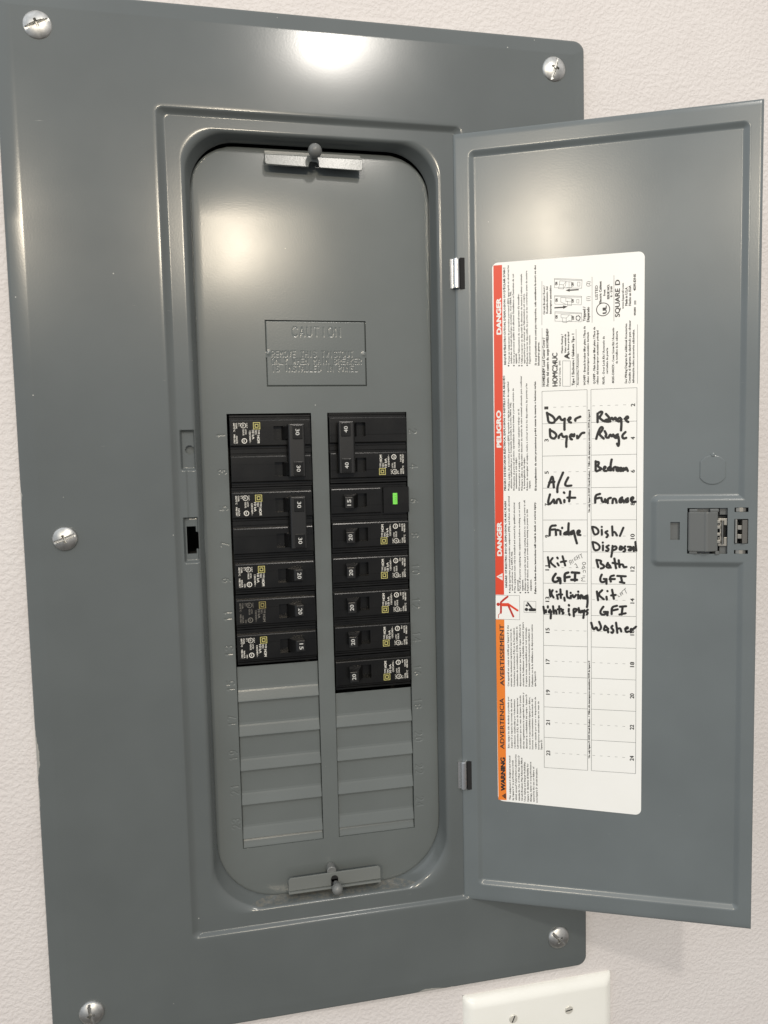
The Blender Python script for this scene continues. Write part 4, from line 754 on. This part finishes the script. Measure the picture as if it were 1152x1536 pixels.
# ---------------------------------------------------------------- breakers
FC=4.0   # breaker face above the dead front level
def breaker_body(poles,afci=False):
    """height sheet in local mm; origin at centre, face level FC, x across, z up; first pole on top"""
    off=[BP*(poles-1)/2-BP*i for i in range(poles)]
    x0,x1=-28.2,27.7 
    xsl=[x0,x0+.25,x0+.7,x1-.7,x1-.25,x1,-10.3,-10.15,-2.4,-2.25,-20.6,-20.5,17.0]
    if afci: xsl+=[7.9,8.1,9.6,9.8]
    zsl=[]
    for o in off:
        zsl+=[o+BP/2-.25,o-BP/2+.25,o+BP/2-1.5,o+BP/2-1.8,o-BP/2+1.5,o-BP/2+1.8]
        zsl+=[o+9.35,o+9.2,o+9.0,o+8.4,o-9.35,o-9.2,o-9.0,o-8.4,o-3.3,o-3.15,o+5.4,o+5.25,o-4.4,o-4.55]
    xs=lines(*xsl); zs=lines(*zsl)
    def h(X,Z):
        H=np.full(X.shape,.6)
        for i,o in enumerate(off):
            z=Z-o; inside=np.abs(z)<9.28
            f=FC-.0-.25*(1-sst(8.3,9.25,-np.abs(z)+17.6))
            f=FC-np.interp(np.abs(z),[8.35,9.0,9.2,9.3],[0,.27,.8,1.3])-np.where(z<-3.2,.35,0)
            e_=np.minimum(X-x0,x1-X); f=f-np.where(e_<.2,.8,np.where(e_<.6,.12,0))
            wx=(X>-10.2)&(X<-2.3)&(z<5.3)&(z>-4.45); f=np.where(wx,FC-6,f)
            if afci: f=np.where((X>8.0)&(X<9.7),FC-2.2,f)
            H=np.where(inside,f,H)
            sh=(np.abs(z)>BP/2-1.6)&(np.abs(z)<BP/2+.1); H=np.where(sh,1.3,H)
        return H
    V,F=tensor(xs,zs,h); V=V.tolist()
    # skirt down into the enclosure
    nx,nz=len(xs),len(zs); I=np.arange(nx*nz).reshape(nz,nx)
    loop=list(I[0,:])+list(I[1:,-1])+list(I[-1,::-1][1:])+list(I[::-1,0][1:-1]); n=len(V)
    for i in loop: V.append((V[i][0],22,V[i][2]))
    m_=len(loop)
    for k in range(m_): F.append((loop[k],n+k,n+(k+1)%m_,loop[(k+1)%m_]))
    mb=MB(); mb.add(V,F)
    if afci:   # the wider end of this body laps over the dead front
        mb.box(9.9,28.6,.5,FC+.5,-9.3,9.3); mb.box(9.9,28.6,.5,FC+.7,-3.2,9.3)
    return mb
def rot_out(o): pass
def toggle(root,z,num,single=True):
    mb=MB()
    P=[(-19.6,FC+7.6),(-19.4,FC+8.2),(-14.2,FC+8.4),(-13.2,FC+7.6),(-9.6,FC+.6),(-8.4,FC-3.6),(-16.4,FC-3.6),(-19.2,FC+.4)]
    P=[(x+.3,d) for x,d in P]
    n=len(P); zt=lambda d: z+5.0-max(0,min(1,(d-FC-2)/6))*1.9
    V=[(x,-d,z-4.9) for x,d in P]+[(x,-d,zt(d)) for x,d in P]
    mb.add(V,[tuple(range(n))[::-1],(n,n+1,n+2,n+3,n+4),(n+4,n+5,n+6,n+7,n)]+[(i,(i+1)%n,n+(i+1)%n,n+i) for i in range(n)])
    if single:   # moulded oval on the flanks
        pass
    o=mb.make('toggle',M_tie,root,bevel=.5)
    if single:
        m2=MB(); m2.text(num,-15.2,z-2.8,z+1.5,2.8,.2,FC+8.45,0); m2.make('rating_print',M_num,o,fix=False)
    return o
def printing(root,z,faded=False,extra=True):
    mb=MB(); d=FC+.08; dl=FC-.25
    T=mb.text
    dd=lambda zz: d
    # square-in-square mark
    for r0,r1 in ((2.4,2.0),(1.25,.8)):
        cx,cz=9.3,z-4.9
        V=[(cx-r0,cz-r0),(cx+r0,cz-r0),(cx+r0,cz+r0),(cx-r0,cz+r0)]; W=[(cx-r1,cz-r1),(cx+r1,cz-r1),(cx+r1,cz+r1),(cx-r1,cz+r1)]
        for i in range(4): j=(i+1)%4; mb.poly([V[i],V[j],W[j],W[i]],d,1)
    T('TYPE',8.6,z-2.1,z+1.1,1.25,.4,d); T('TIPO',10.6,z-2.1,z+1.1,1.25,.4,d); T('HOM',9.2,z+1.9,z+7.0,1.8,.7,d)
    T('10 kA',12.6,z-2.0,z+4.4,1.6,.6,d); T('120/240V~',14.6,z-1.4,z+7.0,1.2,.5,d)
    T('LISTED',17.3,z-2.6,z+1.0,1.0,.3,d); T('ISSUE',19.0,z-2.4,z+1.6,1.1,.4,d); T('CAT',16.4,z-6.9,z-3.4,.9,.3,d)
    mb.ring(18.4,z-5.2,1.7,.35,d); T('UL',19.1,z-6.1,z-4.3,1.3,.5,d)
    mb.ring(18.0,z+5.4,1.6,.5,d); T('SA',18.6,z+4.5,z+6.3,1.0,.6,d)
    T('LR',20.6,z-6.8,z-5.0,.8,.4,d); T('E-1',21.6,z-6.8,z-4.9,.8,.4,d)
    T('CU/AL',23.6,z-6.9,z-2.9,1.15,.6,d); T('60/75°C',25.2,z-6.9,z-1.0,1.15,.6,d)
    T('HACR',23.6,z+2.0,z+7.2,1.15,.6,d); T('WIRE ONLY',25.2,z+.8,z+7.2,1.15,.6,d)
    if extra: T('SWD',21.6,z+4.9,z+7.3,.9,.6,d)
    mb.make('printed_marking',[M_faded,M_yfade] if faded else [M_print,M_yellow],root,fix=False)
def seams(root,z,P):   # moulded text ridges beside the window
    mb=MB()
    for i in range(3): mb.box(-.6+i*1.5,-.35+i*1.5,FC-.1,FC+.12,z-3.0+i,z+4.6)
    mb.box(-27.0,-26.8,FC-.1,FC+.1,z-7,z+7); mb.make('moulded_ridge',M_black,root,fix=False)['kind']='stuff'
def breaker(side,k,poles,rating,label,faded=False,afci=False,group=None,sh=0.0):
    zc=BT-BP*(k+poles/2); cx=34.8 if side>0 else -35.0
    zc+= 1.1 if side>0 else .3
    zc+=sh
    root=thing('circuit_breaker',label,'circuit breaker',(cx/1000,-(DF)/1000,zc/1000),0 if side>0 else math.pi,group)
    root.rotation_euler[0]=random.uniform(-.006,.006); root.rotation_euler[2]=random.uniform(-.004,.004); root.location[2]+=random.uniform(-.00025,.00025); root.location[0]+=random.uniform(-.0002,.0002)
    breaker_body(poles,afci).make('body',M_black,root)
    off=[BP*(poles-1)/2-BP*i for i in range(poles)]
    if poles==1:
        toggle(root,.3,rating)
        if not afci: printing(root,0,faded)
    else:
        for o in off: toggle(root,o+.3,rating,False)
        mb=MB(); mb.prism([(-23.0,FC+3),(-23.0,FC+8.2),(-22.4,FC+9),(-12.6,FC+9),(-11.6,FC+8),(-11.2,FC+3)],-BP/2-5.4,BP/2+5.8); tie=mb.make('handle_tie',M_tie,root,bevel=.5)
        for o in off:
            mb=MB(); mb.box(-21.4,-14.6,FC+8.9,FC+9.7,o-4.6,o+5.0); rp=mb.make('rating_plate',M_black,tie,bevel=.3)
            mb=MB(); mb.text(rating,-16.7,o-1.95,o+2.35,2.7,.2,FC+9.76); mb.make('rating_print',M_num,tie,fix=False)
        printing(root,off[-1],faded,False)
    for o in off: seams(root,o,poles)
    if afci:
        mb=MB(); mb.box(16.2,20.4,FC+.72,FC+.78,-3.7,5.3); mb.make('button_gap',M_dark,root); mb=MB(); mb.prism([(16.6,FC+.5),(16.6,FC+1.3),(17.6,FC+1.75),(19.0,FC+1.75),(20.0,FC+1.3),(20.0,FC+.5)],-3.3,4.9); bt=mb.make('test_button',M_green,root,bevel=.3)
        mb=MB(); mb.text('TEST',19.0,-2.3,3.9,1.3,.2,FC+1.8); mb.make('button_lettering',M_gtxt,bt,fix=False)
        mb=MB(); mb.text('10001',-8,-9,-9,1,0,0) if False else None
    return root
GS='single-pole breakers clipped into the panel'; GD='double-pole breakers clipped into the panel'
breaker(-1,0,2,'30','black double 30 amp breaker at top of left column, white paint specks beside its print',group=GD)
breaker(-1,2,2,'30','black double 30 amp breaker second in the left column, below the topmost one',group=GD)
breaker(-1,4,1,'20','black single 20 amp breaker with bright white print, directly below the double 30 breakers',group=GS)
breaker(-1,5,1,'20','black single 20 amp breaker with faded dim print, between two brightly printed ones',faded=True,group=GS)
breaker(-1,6,1,'15','black single 15 amp breaker at the bottom of the left column above blank fillers',group=GS)
breaker(1,0,2,'40','black double 40 amp breaker at the top of the right column with joined handles',group=GD)
breaker(1,2,1,'15','black single 15 amp breaker with a bright green test button and no white print',afci=True)
breaker(1,3,1,'20','black single 20 amp breaker directly below the one with the green button',group=GS)
breaker(1,4,1,'20','black single 20 amp breaker beside engraved number 10, second below the green button',group=GS)
breaker(1,5,1,'20','black single 20 amp breaker beside engraved number 12, fourth up from the column end',group=GS) if False else breaker(1,5,1,'20','black single 20 amp breaker beside engraved number 12, third from bottom in right column',group=GS)
breaker(1,6,1,'20','black single 20 amp breaker beside engraved number 14, second from bottom in right column',group=GS)
breaker(1,7,1,'20','black single 20 amp breaker at the very bottom of the right column above blank fillers',group=GS)

# ---------------------------------------------------------------- blank wall plate below the panel
X0,X1,Z1,Z0=96.9,220.6,-373.8,-490.0; SO=(.1587,.007,-.490)
sw=thing('wall_plate','ivory plastic two-gang wall plate on the wall below the grey panel','wall plate',SO)
xs=lines(X0,X0+.15,X0+.8,X0+2.5,X0+6,X0+8.5,X1-8.5,X1-6,X1-2.5,X1-.8,X1-.15,X1,150,165); zs=lines(Z0,Z0+.15,Z0+.8,Z0+2.5,Z0+6,Z0+8.5,-430,Z1-8.5,Z1-6,Z1-2.5,Z1-.8,Z1-.15,Z1)
def h(X,Z):
    e_=-rbox(X,Z,X0,X1,Z0,Z1,2.0); e_=np.maximum(e_,0)
    return WD+np.where(e_<.05,0.0,0)+ 5.6*(1-(1-np.minimum(e_/8.0,1))**2.4)*1.0+np.where(e_>.02,.9,0)
V,F=tensor(xs,zs,h); me=mesh('plate',V,F,[M_plate],None,True,SO); me.set_sharp_from_angle(angle=math.radians(50)); obj('plate',me,sw)
for x,z,a in ((135.6,-394.6,1.15),(181.9,-395.6,.12),(135.6,-469,.5),(181.9,-469,1.9)):
    b_=MB(); TP=WD+6.5; b_.lathe([(3.4,TP-.6),(3.4,TP+.35),(2.9,TP+.8)],x,z,n=24); o=b_.make('screw_head',M_pscrew,sw,org=SO,smooth=True,flat=35)
    c,s_=math.cos(a),math.sin(a); b_=MB(); b_.thin([(x-2.3*c,z-2.3*s_),(x+2.3*c,z+2.3*s_)],.9,TP+.84); b_.make('screw_slot',M_dark,o,org=(0,0,0),fix=False).location=(-SO[0],-SO[1],-SO[2])
